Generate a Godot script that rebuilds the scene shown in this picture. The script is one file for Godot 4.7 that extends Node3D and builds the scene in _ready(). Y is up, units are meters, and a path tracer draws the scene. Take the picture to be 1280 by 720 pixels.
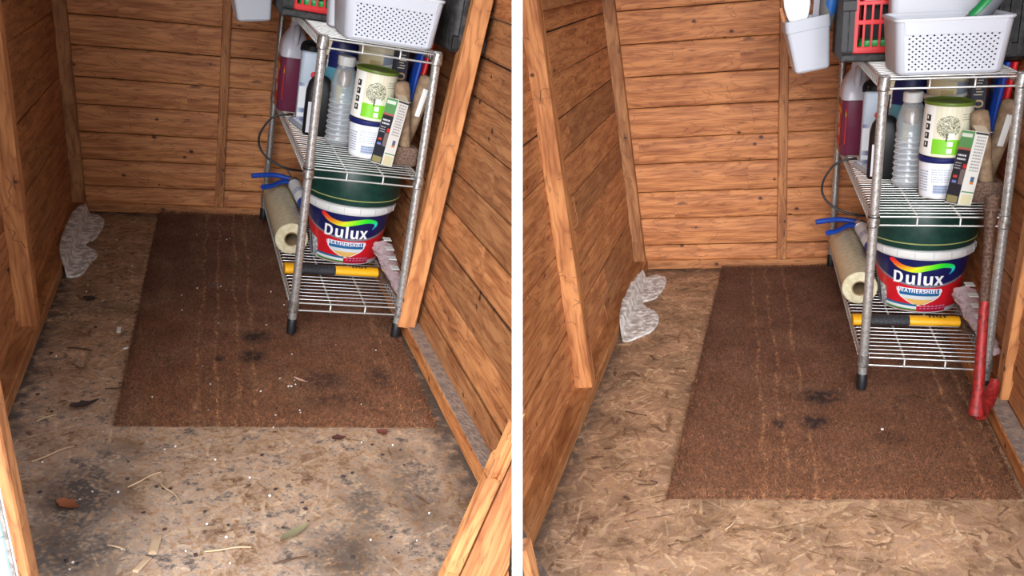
extends Node3D
# Two small timber sheds side by side with a thin white partition between them.
# Each shed is a rigid room with its own transform; each wire rack has its own inside its room.

var rng := RandomNumberGenerator.new()
var used := {}
var sg := 1
var M := {}
var ROOM: Array[Transform3D] = []
var RACK: Array[Transform3D] = []
var WID := [1.069, 1.0885]
# yaw / lean of side walls: left yaw, right yaw, left lean, right lean, right offset
var WALL := [[0.021, 0.034, -0.053, 0.14, -0.0364], [-0.044, -0.025, -0.075, 0.064, -0.0342]]
var BAY := ["littered left shed", "swept right shed"]
var copies := []
var tint_n := 0

# ------------------------------------------------------------------ nodes
func numbered(parent: Node, n: String) -> String:
	var key := str(parent.get_instance_id()) + n
	var k: int = used.get(key, -1) + 1
	used[key] = k
	return n if k == 0 else n + "_%03d" % k

func tag(o: Node, label: String, category: String, group := "", kind := "") -> void:
	if label != "": o.set_meta("label", label)
	if category != "": o.set_meta("category", category)
	if group != "": o.set_meta("group", group)
	if kind != "": o.set_meta("kind", kind)

func thing(n: String, label: String, cat: String, xf: Transform3D, group := "", kind := "") -> Node3D:
	var o := Node3D.new()
	o.name = numbered(self, n)
	add_child(o, true)
	o.transform = xf
	tag(o, label, cat, group, kind)
	return o

func part(n: String, st: SurfaceTool, mat: Material, parent: Node, label := "", kind := "") -> MeshInstance3D:
	st.generate_normals()
	var o := MeshInstance3D.new()
	o.mesh = st.commit()
	o.material_override = mat
	o.name = numbered(parent, n)
	parent.add_child(o, true)
	if label != "": o.set_meta("label", label)
	if kind != "": o.set_meta("kind", kind)
	return o

func solo(n: String, label: String, cat: String, xf: Transform3D, st: SurfaceTool, mat: Material, group := "", kind := "") -> MeshInstance3D:
	var o := part(n, st, mat, self)
	o.transform = xf
	tag(o, label, cat, group, kind)
	return o

# a thing of the left rack; remembered so that the right rack gets its copy
func racked(n: String, label: String, cat: String, pos: Vector3, rot := Vector3.ZERO, group := "", tweak := Transform3D.IDENTITY) -> Node3D:
	var loc := Transform3D(Basis.from_euler(rot * PI / 180.0), pos)
	var g := group % BAY[0] if group != "" else ""
	var o := thing(n, label % BAY[0], cat, ROOM[0] * RACK[0] * loc, g)
	copies.append([o, n, label, loc * tweak, group])
	return o

func T(x: float, y: float, z: float, rx := 0.0, ry := 0.0, rz := 0.0) -> Transform3D:
	return Transform3D(Basis.from_euler(Vector3(rx, ry, rz) * PI / 180.0), Vector3(x, y, z))

func S() -> SurfaceTool:
	var st := SurfaceTool.new()
	st.begin(Mesh.PRIMITIVE_TRIANGLES)
	return st

# ------------------------------------------------------------------ shapes (counter-clockwise seen from outside, turned for Godot on output)
func V(st: SurfaceTool, g: int, p: Vector3, uv: Vector2) -> void:
	st.set_smooth_group(g)
	st.set_uv(uv)
	st.add_vertex(p)

func tri(st: SurfaceTool, a: Vector3, b: Vector3, c: Vector3, ua := Vector2.ZERO, ub := Vector2.ZERO, uc := Vector2.ZERO, g := -1) -> void:
	V(st, g, a, ua); V(st, g, c, uc); V(st, g, b, ub)

func quad(st: SurfaceTool, a: Vector3, b: Vector3, c: Vector3, d: Vector3, ua := Vector2(0, 1), ub := Vector2(1, 1), uc := Vector2(1, 0), ud := Vector2(0, 0), g := -1) -> void:
	tri(st, a, b, c, ua, ub, uc, g)
	tri(st, a, c, d, ua, uc, ud, g)

# convex profile in local y-z, swept along local x; front is +z. u = x metres, v = running height
func bar(st: SurfaceTool, prof: PackedVector2Array, x0: float, x1: float, xf := Transform3D.IDENTITY, uo := Vector2.ZERO, vs := 0.36, s0 := 0.0, s1 := 0.0, m0 := 0.0, m1 := 0.0) -> void:
	# s0, s1: slant of the ends over the height; m0, m1: mitre of the ends over the depth
	var n := prof.size()
	for i in n:
		var a := prof[i]
		var b := prof[(i + 1) % n]
		var p := [xf * Vector3(x0 + s0 * a.x + m0 * a.y, a.x, a.y), xf * Vector3(x1 + s1 * a.x + m1 * a.y, a.x, a.y), xf * Vector3(x1 + s1 * b.x + m1 * b.y, b.x, b.y), xf * Vector3(x0 + s0 * b.x + m0 * b.y, b.x, b.y)]
		var va := (a.x + a.y * 0.6) / vs + uo.y
		var vb := (b.x + b.y * 0.6) / vs + uo.y
		quad(st, p[0], p[1], p[2], p[3], Vector2(x0 + uo.x, va), Vector2(x1 + uo.x, va), Vector2(x1 + uo.x, vb), Vector2(x0 + uo.x, vb))
	for i in range(1, n - 1):
		var k := [prof[0], prof[i], prof[i + 1]]
		var w := []
		for e in 3: w.append(Vector2(k[e].y * 3.0 + uo.x, k[e].x / vs + uo.y))
		tri(st, xf * Vector3(x1 + s1 * k[0].x + m1 * k[0].y, k[0].x, k[0].y), xf * Vector3(x1 + s1 * k[1].x + m1 * k[1].y, k[1].x, k[1].y), xf * Vector3(x1 + s1 * k[2].x + m1 * k[2].y, k[2].x, k[2].y), w[0], w[1], w[2])
		tri(st, xf * Vector3(x0 + s0 * k[0].x + m0 * k[0].y, k[0].x, k[0].y), xf * Vector3(x0 + s0 * k[2].x + m0 * k[2].y, k[2].x, k[2].y), xf * Vector3(x0 + s0 * k[1].x + m0 * k[1].y, k[1].x, k[1].y), w[0], w[2], w[1])

func rect_prof(h: float, d: float, c := 0.003) -> PackedVector2Array:
	# from bottom back, front is +z(second): order so that the outside is out
	return PackedVector2Array([Vector2(c, d), Vector2(h - c, d), Vector2(h, d - c), Vector2(h, c), Vector2(h - c, 0), Vector2(c, 0), Vector2(0, c), Vector2(0, d - c)])

# chamfered box centred at c
func box(st: SurfaceTool, c: Vector3, s: Vector3, xf := Transform3D.IDENTITY, ch := 0.002) -> void:
	var p := rect_prof(s.y, s.z, minf(ch, minf(s.y, s.z) * 0.3))
	bar(st, p, -s.x / 2, s.x / 2, xf * Transform3D(Basis.IDENTITY, c - Vector3(0, s.y / 2, s.z / 2)), Vector2(rng.randf(), rng.randf()))

func ring(c: Vector3, ex: Vector3, ey: Vector3, n: int) -> PackedVector3Array:
	var r := PackedVector3Array()
	for i in n:
		var a := TAU * i / n
		r.append(c + ex * cos(a) + ey * sin(a))
	return r

# rings counter-clockwise about the direction of travel
func loft(st: SurfaceTool, rings: Array, cap0 := true, cap1 := true, crease := 38.0, u0 := 0.0, u1 := 1.0) -> void:
	var n: int = rings[0].size()
	sg += 1
	var g := sg
	for i in rings.size() - 1:
		var A: PackedVector3Array = rings[i]
		var B: PackedVector3Array = rings[i + 1]
		if i > 0 and crease < 180.0:
			var P: PackedVector3Array = rings[i - 1]
			var d0 := A[0] - P[0]
			var d1 := B[0] - A[0]
			if d0.length() > 1e-6 and d1.length() > 1e-6 and rad_to_deg(d0.angle_to(d1)) > crease:
				sg += 1
				g = sg
		var va := 1.0 - float(i) / (rings.size() - 1)
		var vb := 1.0 - float(i + 1) / (rings.size() - 1)
		for j in n:
			var k := (j + 1) % n
			var ua := lerpf(u0, u1, float(j) / n)
			var ub := lerpf(u0, u1, float(j + 1) / n)
			quad(st, A[j], A[k], B[k], B[j], Vector2(ua, va), Vector2(ub, va), Vector2(ub, vb), Vector2(ua, vb), g)
	for e in 2:
		if (e == 0 and not cap0) or (e == 1 and not cap1): continue
		var R: PackedVector3Array = rings[0] if e == 0 else rings[-1]
		var c := Vector3.ZERO
		for p in R: c += p
		c /= n
		for j in n:
			var k := (j + 1) % n
			if e == 0: tri(st, c, R[k], R[j])
			else: tri(st, c, R[j], R[k])

# profile (radius, height) from bottom to top about local y
func lathe(st: SurfaceTool, prof: Array, seg := 28, xf := Transform3D.IDENTITY, cap0 := true, cap1 := true, crease := 38.0) -> void:
	var rs := []
	for p in prof:
		rs.append(xf_ring(ring(Vector3(0, p.y, 0), Vector3(p.x, 0, 0), Vector3(0, 0, -p.x), seg), xf))
	loft(st, rs, cap0, cap1, crease)

func xf_ring(r: PackedVector3Array, xf: Transform3D) -> PackedVector3Array:
	var o := PackedVector3Array()
	for p in r: o.append(xf * p)
	return o

func tube(st: SurfaceTool, pts: Array, rad, n := 8, cap := true) -> void:
	var rs := []
	var up := Vector3.ZERO
	for i in pts.size():
		var t: Vector3 = (pts[mini(i + 1, pts.size() - 1)] - pts[maxi(i - 1, 0)]).normalized()
		if up == Vector3.ZERO:
			up = t.cross(Vector3(0.3, 0.2, 0.93) if absf(t.y) > 0.8 else Vector3.UP).normalized()
		up = (up - t * up.dot(t)).normalized()
		var rr: float = rad[i] if rad is Array else rad
		rs.append(ring(pts[i], up * rr, t.cross(up) * rr, n))
	loft(st, rs, cap, cap, 180.0)

func spline(pts: Array, per := 6) -> Array:
	var o := []
	for i in pts.size() - 1:
		var a: Vector3 = pts[maxi(i - 1, 0)]
		var b: Vector3 = pts[i]
		var c: Vector3 = pts[i + 1]
		var d: Vector3 = pts[mini(i + 2, pts.size() - 1)]
		for k in per: o.append(b.cubic_interpolate(c, a, d, float(k) / per))
	o.append(pts[-1])
	return o

# rounded rectangle ring in the x-z plane at height y
func rrect(y: float, w: float, d: float, r: float, c := Vector2.ZERO, per := 4) -> PackedVector3Array:
	var o := PackedVector3Array()
	r = minf(r, minf(w, d) * 0.499)
	for q in 4:
		var cx: float = c.x + (w / 2 - r) * [1, -1, -1, 1][q]
		var cz: float = c.y - (d / 2 - r) * [1, 1, -1, -1][q]
		for k in per + 1:
			var a := (q + float(k) / per) * PI / 2
			o.append(Vector3(cx + cos(a) * r, y, cz - sin(a) * r))
	return o

# stack of [y, w, d, r, cx, cz]
func stack(st: SurfaceTool, rows: Array, cap0 := true, cap1 := true, crease := 38.0, xf := Transform3D.IDENTITY) -> void:
	var rs := []
	for e in rows: rs.append(xf_ring(rrect(e[0], e[1], e[2], e[3], Vector2(e[4] if e.size() > 4 else 0.0, e[5] if e.size() > 5 else 0.0)), xf))
	loft(st, rs, cap0, cap1, crease)

# part of a lathe's wall with uv 0..1 over the arc (angle 0 = +z, positive towards +x)
func arc_wall(st: SurfaceTool, prof: Array, a0: float, a1: float, seg := 24) -> void:
	sg += 1
	var L := 0.0
	var cum := [0.0]
	for i in prof.size() - 1:
		L += prof[i].distance_to(prof[i + 1])
		cum.append(L)
	for i in prof.size() - 1:
		for j in seg:
			var q := []
			for e in [[0, i], [1, i], [1, i + 1], [0, i + 1]]:
				var t := float(j + e[0]) / seg
				var a: float = lerpf(a0, a1, t)
				var p: Vector2 = prof[e[1]]
				q.append([Vector3(sin(a) * p.x, p.y, cos(a) * p.x), Vector2(t, 1.0 - cum[e[1]] / L)])
			quad(st, q[0][0], q[1][0], q[2][0], q[3][0], q[0][1], q[1][1], q[2][1], q[3][1], sg)

func letters(txt: String, h: float, bold := true) -> Array:
	var tm := TextMesh.new()
	var f := SystemFont.new()
	f.font_names = PackedStringArray(["Droid Sans"])
	f.font_weight = 700 if bold else 400
	tm.font = f
	tm.font_size = 48
	tm.pixel_size = h / 48.0
	tm.depth = 0.0
	tm.curve_step = 1.0
	tm.text = txt
	return tm.get_mesh_arrays()

# lettering: map is a Callable that takes the flat letter point and gives its place
func lettering(n: String, txt: String, h: float, mat: Material, parent: Node, map: Callable, bold := true) -> void:
	var ar := letters(txt, h, bold)
	if ar.is_empty(): return
	var vs: PackedVector3Array = ar[Mesh.ARRAY_VERTEX]
	var ix: PackedInt32Array = ar[Mesh.ARRAY_INDEX]
	var st := S()
	if ix.is_empty():
		for i in vs.size(): ix.append(i)
	for i in range(0, ix.size(), 3):
		for e in 3: V(st, -1, map.call(vs[ix[i + e]]), Vector2.ZERO)
	part(n, st, mat, parent)

# ------------------------------------------------------------------ textures
func tex(w: int, h: int, by: PackedByteArray) -> ImageTexture:
	var im := Image.create_from_data(w, h, false, Image.FORMAT_RGB8, by)
	im.generate_mipmaps()
	return ImageTexture.create_from_image(im)

func noise(freq: float, oct := 3, s := 1, type := FastNoiseLite.TYPE_SIMPLEX_SMOOTH) -> FastNoiseLite:
	var n := FastNoiseLite.new()
	n.noise_type = type
	n.frequency = freq
	n.seed = s
	n.fractal_octaves = oct
	return n

func wood_texture(w: int, h: int, s: int, dark: float) -> Array:
	# u = 1 m along the grain, v = 0.36 m across it
	var r := RandomNumberGenerator.new()
	r.seed = s
	var warp := PackedFloat32Array(); warp.resize(w * h)
	var knot := PackedFloat32Array(); knot.resize(w * h)
	for k in 9:
		var kx := r.randi_range(0, w - 1)
		var ky := r.randi_range(0, h - 1)
		var ra := r.randf_range(3.5, 8.0)
		var R := int(ra * 6.0)
		for dy in range(-R / 2, R / 2):
			for dx in range(-R * 2, R * 2):
				var d2 := (dx * dx) / (ra * ra * 6.0) + (dy * dy) / (ra * ra)
				if d2 > 9.0: continue
				var at := posmod(ky + dy, h) * w + posmod(kx + dx, w)
				warp[at] += exp(-d2 * 0.5) * ra * 1.1 * (1.0 if dy > 0 else -1.0)
				var kd := (dx * dx) / (ra * ra * 1.6) + (dy * dy) / (ra * ra)
				knot[at] = maxf(knot[at], clampf(1.25 - kd, 0.0, 1.0))
				# resin cracks trailing from the knot along the grain
				if absf(dy + 2.5 * sin(dx * 0.07 + k)) < 1.1 and kd < 14.0 and k % 2 == 0: knot[at] = maxf(knot[at], 0.5)
	# resin and drying cracks that wander off the grain
	for k in 64:
		var cx := r.randf() * w
		var cy := r.randf() * h
		var ca := r.randf_range(-0.5, 0.5) if k % 3 != 0 else r.randf_range(0.9, 2.2)
		var st := r.randf_range(0.4, 0.95)
		for i in r.randi_range(14, 90):
			ca += r.randf_range(-0.35, 0.35)
			cx += cos(ca)
			cy += sin(ca) * 0.8
			for d in 2:
				var at := posmod(int(cy) + d, h) * w + posmod(int(cx), w)
				knot[at] = maxf(knot[at], st * (1.0 if d == 0 else 0.5))
	var n1 := noise(1.0, 3, s)
	var n2 := noise(1.0, 2, s + 5)
	var n3 := noise(1.0, 4, s + 9)
	var n4 := noise(1.0, 3, s + 13)
	var by := PackedByteArray(); by.resize(w * h * 3)
	var hb := PackedByteArray(); hb.resize(w * h * 3)
	var light := Vector3(226, 172, 118)
	var mid := Vector3(164, 108, 66)
	var drk := Vector3(62, 38, 26)
	for y in h:
		for x in w:
			var at := y * w + x
			var yy := y - warp[at]
			# wrap-friendly blend of two phases along u
			var a := n1.get_noise_2d(x * 0.0011, yy * 0.007) * 4.0 + n4.get_noise_2d(x * 0.006, yy * 0.02) * 0.5 + yy * 0.05
			var rg := absf(fposmod(a, 1.0) - 0.5) * 2.0
			rg = rg * rg
			var fine := n2.get_noise_2d(x * 0.009, yy * 0.5)
			var big := n3.get_noise_2d(x * 0.0035, y * 0.03)
			var t := clampf(0.4 * rg + 0.3 * fine + 0.8 * big + 0.24, 0.0, 1.0)
			var c := light.lerp(mid, t)
			var k := knot[at]
			var stain := clampf(n4.get_noise_2d(x * 0.007, y * 0.03) * 2.6 - 1.15, 0.0, 1.0) * dark
			c = c.lerp(drk, clampf(k * 0.8 + stain * 0.6 + maxf(0.0, rg - 0.75) * 0.35, 0.0, 0.92))
			by[at * 3] = int(clampf(c.x, 0, 255)); by[at * 3 + 1] = int(clampf(c.y, 0, 255)); by[at * 3 + 2] = int(clampf(c.z, 0, 255))
			var hv := int(clampf(150.0 - rg * 30.0 + fine * 34.0 - k * 50.0, 0, 255))
			hb[at * 3] = hv; hb[at * 3 + 1] = hv; hb[at * 3 + 2] = hv
	var him := Image.create_from_data(w, h, false, Image.FORMAT_RGB8, hb)
	him.bump_map_to_normal_map(2.2)
	him.generate_mipmaps()
	return [tex(w, h, by), ImageTexture.create_from_image(him)]

func osb_base(w: int, h: int) -> PackedByteArray:
	var by := PackedByteArray(); by.resize(w * h * 3)
	for i in w * h:
		by[i * 3] = 166; by[i * 3 + 1] = 127; by[i * 3 + 2] = 96
	var r := RandomNumberGenerator.new()
	r.seed = 77
	var pal := [Vector3(182, 142, 104), Vector3(170, 130, 94), Vector3(198, 160, 121), Vector3(154, 115, 82), Vector3(188, 148, 110), Vector3(176, 136, 99), Vector3(138, 100, 70), Vector3(206, 170, 132), Vector3(116, 82, 58)]
	for k in 10500:
		var c: Vector3 = pal[mini(r.randi_range(0, 9), r.randi_range(0, 8))] + Vector3.ONE * r.randf_range(-10, 10)
		var a := r.randf() * PI
		var ln := r.randf_range(14, 50)
		var wd := r.randf_range(3, 11)
		if r.randf() < 0.12: ln *= 1.7
		var cx := r.randf() * w
		var cy := r.randf() * h
		var ca := cos(a)
		var sa := sin(a)
		var rag := r.randf() * 6.0
		for i in int(ln * 1.5):
			var s := i / 1.5 - ln / 2
			var ww := wd * (0.75 + 0.25 * sin(s * 0.25 + rag))
			for j in int(wd * 1.5):
				var t := j / 1.5 - wd / 2
				if absf(t) > ww / 2: continue
				var x := int(cx + ca * s - sa * t)
				var y := int(cy + sa * s + ca * t)
				if x < 0 or y < 0 or x >= w or y >= h: continue
				var sh := (-20.0 if t > ww / 2 - 1.0 else (9.0 if t < -ww / 2 + 1.0 else 0.0)) + sin(t * 2.1 + rag) * 4.0 + sin(s * 0.4 + t + rag) * 3.0
				var at := (y * w + x) * 3
				by[at] = int(clampf(c.x + sh, 0, 255)); by[at + 1] = int(clampf(c.y + sh, 0, 255)); by[at + 2] = int(clampf(c.z + sh, 0, 255))
	return by

# blotches: [x m, z m, radius x, radius z, strength]
func floor_texture(src: PackedByteArray, w: int, h: int, sx: float, sz: float, dirty: float, blots: Array, s: int, yl: float, yr: float) -> ImageTexture:
	var by := src.duplicate()
	var n1 := noise(1.0, 4, s)
	var n2 := noise(1.0, 4, s + 3)
	var n3 := noise(1.0, 2, s + 7)
	var dust := Vector3(188, 166, 146)
	var grime := Vector3(60, 51, 46)
	for y in h:
		var z := float(y) / h * (sz + 0.06) - 0.06
		for x in w:
			var mx := float(x) / w * (sx + 0.36) - 0.18
			var at := (y * w + x) * 3
			var c := Vector3(by[at], by[at + 1], by[at + 2])
			var d := n1.get_noise_2d(mx * 6.0, z * 6.0)
			var e := n2.get_noise_2d(mx * 22.0, z * 22.0)
			var f := n3.get_noise_2d(x * 0.4, y * 0.4)
			var g := n2.get_noise_2d(mx * 70.0, z * 70.0)
			var fr := smoothstep(1.0, 2.1, z)
			var du := clampf((0.42 + d * 0.55 + e * 0.5 + g * 0.7) * (0.4 + 0.75 * fr) * dirty, 0.0, 0.8)
			c *= 1.0 + d * 0.3 + e * 0.16
			c = c.lerp(dust, du)
			var gr := clampf((d * 0.7 + e * 0.9 + g * 0.5 + f * 0.6 - 0.26) * 1.35, 0.0, 0.8) * dirty
			for b in blots:
				var q: float = pow((mx - b[0]) / b[2], 2.0) + pow((z - b[1]) / b[3], 2.0)
				if q < 4.0: gr = maxf(gr, b[4] * clampf(exp(-q * 1.2) * (0.95 + e * 0.9 + g * 1.1 + f * 0.4), 0.0, 1.0))
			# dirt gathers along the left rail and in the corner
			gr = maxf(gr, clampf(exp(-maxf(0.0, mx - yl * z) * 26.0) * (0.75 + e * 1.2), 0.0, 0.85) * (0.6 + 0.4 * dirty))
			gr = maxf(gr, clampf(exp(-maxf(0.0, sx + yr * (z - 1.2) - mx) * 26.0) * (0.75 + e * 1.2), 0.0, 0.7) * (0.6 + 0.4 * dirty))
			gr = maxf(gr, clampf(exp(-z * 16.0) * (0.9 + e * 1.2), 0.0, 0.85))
			c = c.lerp(grime, clampf(gr, 0.0, 0.9)) * (1.0 + f * 0.16)
			by[at] = int(clampf(c.x, 0, 255)); by[at + 1] = int(clampf(c.y, 0, 255)); by[at + 2] = int(clampf(c.z, 0, 255))
	return tex(w, h, by)

func mat_colour(mx: float, z: float, n1: FastNoiseLite, n2: FastNoiseLite, blots: Array, lines: Array, dusty: float) -> Vector3:
	var c := Vector3(112, 71, 49) + Vector3.ONE * (n1.get_noise_2d(mx * 5.0, z * 5.0) * 14.0)
	var e := n2.get_noise_2d(mx * 30.0, z * 30.0)
	c = c.lerp(Vector3(154, 104, 69), smoothstep(0.8, 1.8, z) * 0.45 + clampf(e, 0.0, 0.5) * 0.25)
	if dusty > 0.0: c = c.lerp(Vector3(150, 118, 90), clampf(n1.get_noise_2d(mx * 9.0 + 7.0, z * 3.0) * 0.5, 0.0, 0.3) * dusty)
	for l in lines:
		var wob := n1.get_noise_2d(z * 3.0, l * 9.0) * 0.012
		var q := absf(mx - l - wob) / 0.006
		if q < 1.0: c = c.lerp(Vector3(206, 152, 104), (1.0 - q) * clampf(0.35 + e * 0.9, 0.0, 0.65))
	for b in blots:
		var q2: float = pow((mx - b[0]) / b[2], 2.0) + pow((z - b[1]) / b[3], 2.0)
		if q2 < 3.0: c = c.lerp(Vector3(44, 27, 21), b[4] * clampf(exp(-q2) * (1.2 + e * 2.0), 0.0, 1.0))
	return c

# small printed labels drawn with rectangles; rows of grey dashes stand for unreadable small print
func print_label(w: int, h: int, bg: Color, rects: Array) -> ImageTexture:
	var im := Image.create(w, h, false, Image.FORMAT_RGB8)
	im.fill(bg)
	for e in rects: im.fill_rect(Rect2i(e[0], e[1], e[2], e[3]), e[4])
	im.generate_mipmaps()
	return ImageTexture.create_from_image(im)

func dashes(x: int, y: int, w: int, rows: int, step: int, c: Color) -> Array:
	var o := []
	for k in rows:
		var at := x
		while at < x + w:
			var ln := rng.randi_range(3, 9)
			ln = mini(ln, x + w - at)
			o.append([at, y + k * step, ln, maxi(1, step / 2), c])
			at += ln + 2
	return o

# ------------------------------------------------------------------ materials
func mt(c: Color, rough := 0.6, metal := 0.0, t: Texture2D = null) -> StandardMaterial3D:
	var m := StandardMaterial3D.new()
	m.albedo_color = c
	m.roughness = rough
	m.metallic = metal
	if t: m.albedo_texture = t
	return m

func C(r: float, g: float, b: float, a := 1.0) -> Color:
	return Color(r / 255.0, g / 255.0, b / 255.0, a)

func noisy(c0: Color, c1: Color, scale: float, rough := 0.6, metal := 0.0, s := 1, bump := 0.0) -> StandardMaterial3D:
	var m := mt(Color.WHITE, rough, metal)
	var nt := NoiseTexture2D.new()
	nt.width = 256; nt.height = 256; nt.seamless = true
	nt.noise = noise(0.02, 4, s)
	var gr := Gradient.new()
	gr.colors = PackedColorArray([c0, c1])
	gr.offsets = PackedFloat32Array([0.3, 0.7])
	nt.color_ramp = gr
	m.albedo_texture = nt
	m.uv1_triplanar = true
	m.uv1_scale = Vector3.ONE * scale
	if bump > 0.0:
		var nn := NoiseTexture2D.new()
		nn.width = 256; nn.height = 256; nn.seamless = true
		nn.noise = noise(0.05, 4, s + 1)
		nn.as_normal_map = true
		nn.bump_strength = bump
		m.normal_enabled = true
		m.normal_texture = nn
	return m

func clear(c: Color, rough := 0.08) -> StandardMaterial3D:
	var m := mt(c, rough)
	m.transparency = BaseMaterial3D.TRANSPARENCY_ALPHA
	return m

func make_materials() -> void:
	var wt := wood_texture(1024, 384, 4, 1.0)
	for k in 4:
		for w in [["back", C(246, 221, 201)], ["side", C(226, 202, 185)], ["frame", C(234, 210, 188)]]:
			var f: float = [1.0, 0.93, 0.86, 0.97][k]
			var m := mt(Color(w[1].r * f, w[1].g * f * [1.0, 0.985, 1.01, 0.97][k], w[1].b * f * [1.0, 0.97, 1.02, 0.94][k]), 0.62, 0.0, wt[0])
			m.normal_enabled = true
			m.normal_texture = wt[1]
			m.normal_scale = 0.7
			M[w[0] + str(k)] = m
	M.sheathing = mt(C(46, 33, 25), 0.9)
	M.ceiling = mt(C(150, 104, 68), 0.8, 0.0, wt[0])
	M.white_paint = mt(C(244, 244, 243), 0.6)
	M.pale_blue = noisy(C(176, 208, 214), C(198, 222, 226), 4.0, 0.5, 0.0, 3)
	M.grey_weather = noisy(C(120, 112, 106), C(158, 148, 140), 9.0, 0.85, 0.0, 5, 3.0)
	M.dusty = noisy(C(134, 118, 108), C(164, 144, 128), 5.0, 0.9, 0.0, 6, 3.0)
	M.chrome = noisy(C(150, 146, 140), C(214, 212, 208), 14.0, 0.3, 0.85, 7)
	M.post = noisy(C(168, 165, 160), C(212, 210, 206), 22.0, 0.3, 0.7, 8)
	M.wire = mt(C(206, 206, 202), 0.32, 0.75)
	M.black = mt(C(24, 24, 26), 0.5)
	M.black_dust = noisy(C(30, 30, 31), C(62, 60, 58), 7.0, 0.65, 0.0, 9)
	M.grey_plastic = mt(C(196, 199, 207), 0.42)
	M.grey_light = mt(C(206, 208, 214), 0.42)
	M.red_plastic = mt(C(216, 34, 38), 0.38)
	M.green_plastic = mt(C(24, 132, 66), 0.4)
	M.white_plastic = mt(C(232, 232, 228), 0.4)
	M.lettering_white = mt(C(245, 245, 245), 0.5)
	M.lettering_dark = mt(C(40, 34, 30), 0.6)
	M.dark_green = noisy(C(16, 52, 46), C(26, 66, 56), 5.0, 0.38, 0.0, 10)
	M.yellow_line = mt(C(168, 172, 104), 0.5)
	M.cream_film = noisy(C(196, 184, 148), C(216, 206, 174), 8.0, 0.35, 0.0, 11)
	M.core = mt(C(150, 126, 92), 0.85)
	M.blue_plastic = mt(C(26, 70, 168), 0.4)
	M.yellow = mt(C(240, 172, 22), 0.42)
	M.rubber = noisy(C(36, 36, 40), C(58, 58, 62), 20.0, 0.7, 0.0, 12)
	M.rusty = noisy(C(62, 42, 34), C(120, 92, 74), 16.0, 0.75, 0.25, 13, 4.0)
	M.red_steel = noisy(C(110, 26, 26), C(176, 40, 38), 11.0, 0.5, 0.1, 14, 2.0)
	M.worn_handle = noisy(C(128, 102, 78), C(158, 132, 104), 6.0, 0.75, 0.0, 15, 1.0)
	M.stone = noisy(C(92, 70, 58), C(128, 102, 86), 24.0, 0.9, 0.0, 16, 5.0)
	M.clear_bottle = clear(C(226, 232, 236, 0.28))
	M.milky = clear(C(222, 220, 230, 0.72), 0.25)
	M.purple = clear(C(112, 48, 72, 0.93), 0.2)
	M.bag = clear(C(228, 200, 204, 0.36), 0.1)
	M.plaster = noisy(C(172, 162, 152), C(240, 235, 230), 5.0, 0.92, 0.0, 17, 1.5)
	M.leaf_brown = mt(C(136, 74, 40), 0.7)
	M.leaf_dark = mt(C(58, 44, 40), 0.8)
	M.leaf_green = mt(C(132, 124, 92), 0.75)
	M.straw = mt(C(186, 156, 122), 0.8)
	M.twig = mt(C(84, 58, 42), 0.85)
	M.flake = mt(C(226, 222, 216), 0.8)
	M.cable = mt(C(26, 26, 30), 0.45)
	M.navy = mt(C(24, 32, 92), 0.4)
	M.paper = mt(C(206, 192, 164), 0.8)

# ------------------------------------------------------------------ sheds
func plank_prof(h: float, depth := 0.012) -> PackedVector2Array:
	# shiplap face: upper half leans back a touch, lower half turns under, small chamfers at the joints
	return PackedVector2Array([Vector2(0.0025, depth - 0.0035), Vector2(0.008, depth - 0.0006), Vector2(h * 0.49, depth + 0.0024), Vector2(h * 0.5, depth + 0.0010), Vector2(h - 0.006, depth - 0.0022), Vector2(h - 0.0012, depth - 0.0055), Vector2(h - 0.0012, 0), Vector2(0.0025, 0)])

func planked(wall: Node3D, ys: Array, f0: Callable, f1: Callable, frame: Callable, kind: String, s0 := 0.0, s1 := 0.0, m0 := 0.0, m1 := 0.0) -> void:
	var bk := S()
	for i in ys.size() - 1:
		var h: float = ys[i + 1] - ys[i]
		var x0: float = f0.call(ys[i])
		var x1: float = f1.call(ys[i])
		var cuts := [x0, x1]
		if rng.randf() < 0.22: cuts = [x0, lerpf(x0, x1, rng.randf_range(0.3, 0.7)), x1]
		bar(bk, rect_prof(h, 0.012, 0.0002), x0 + 0.002 - m0 * 0.0255, x1 - 0.002 - m1 * 0.0255, frame.call(ys[i]) * T(0, 0, -0.0135), Vector2.ZERO, 0.36, s0, s1, m0, m1)
		for k in cuts.size() - 1:
			var st := S()
			var tw := T(0, 0, 0, rng.randf_range(-1.3, 1.3), rng.randf_range(-0.08, 0.08), rng.randf_range(-0.1, 0.1))
			bar(st, plank_prof(h), cuts[k] + (0.0008 if k > 0 else -m0 * 0.012), cuts[k + 1] - (m1 * 0.012 if k == cuts.size() - 2 else 0.0), frame.call(ys[i]) * tw, Vector2(rng.randf(), rng.randf()), 0.36, s0 if k == 0 else 0.0, s1 if k == cuts.size() - 2 else 0.0, m0 if k == 0 else 0.0, m1 if k == cuts.size() - 2 else 0.0)
			part("plank", st, M[kind + str((i * 7 + k * 2 + tint_n) % 4)], wall)
		tint_n += 1
	part("sheathing", bk, M.sheathing, wall)

func stud(n: String, label: String, p: int, st: SurfaceTool, mat: Material) -> MeshInstance3D:
	return solo(n, label, "stud" if n.begins_with("trim") else "rail", ROOM[p], st, mat, "", "structure")

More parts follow.
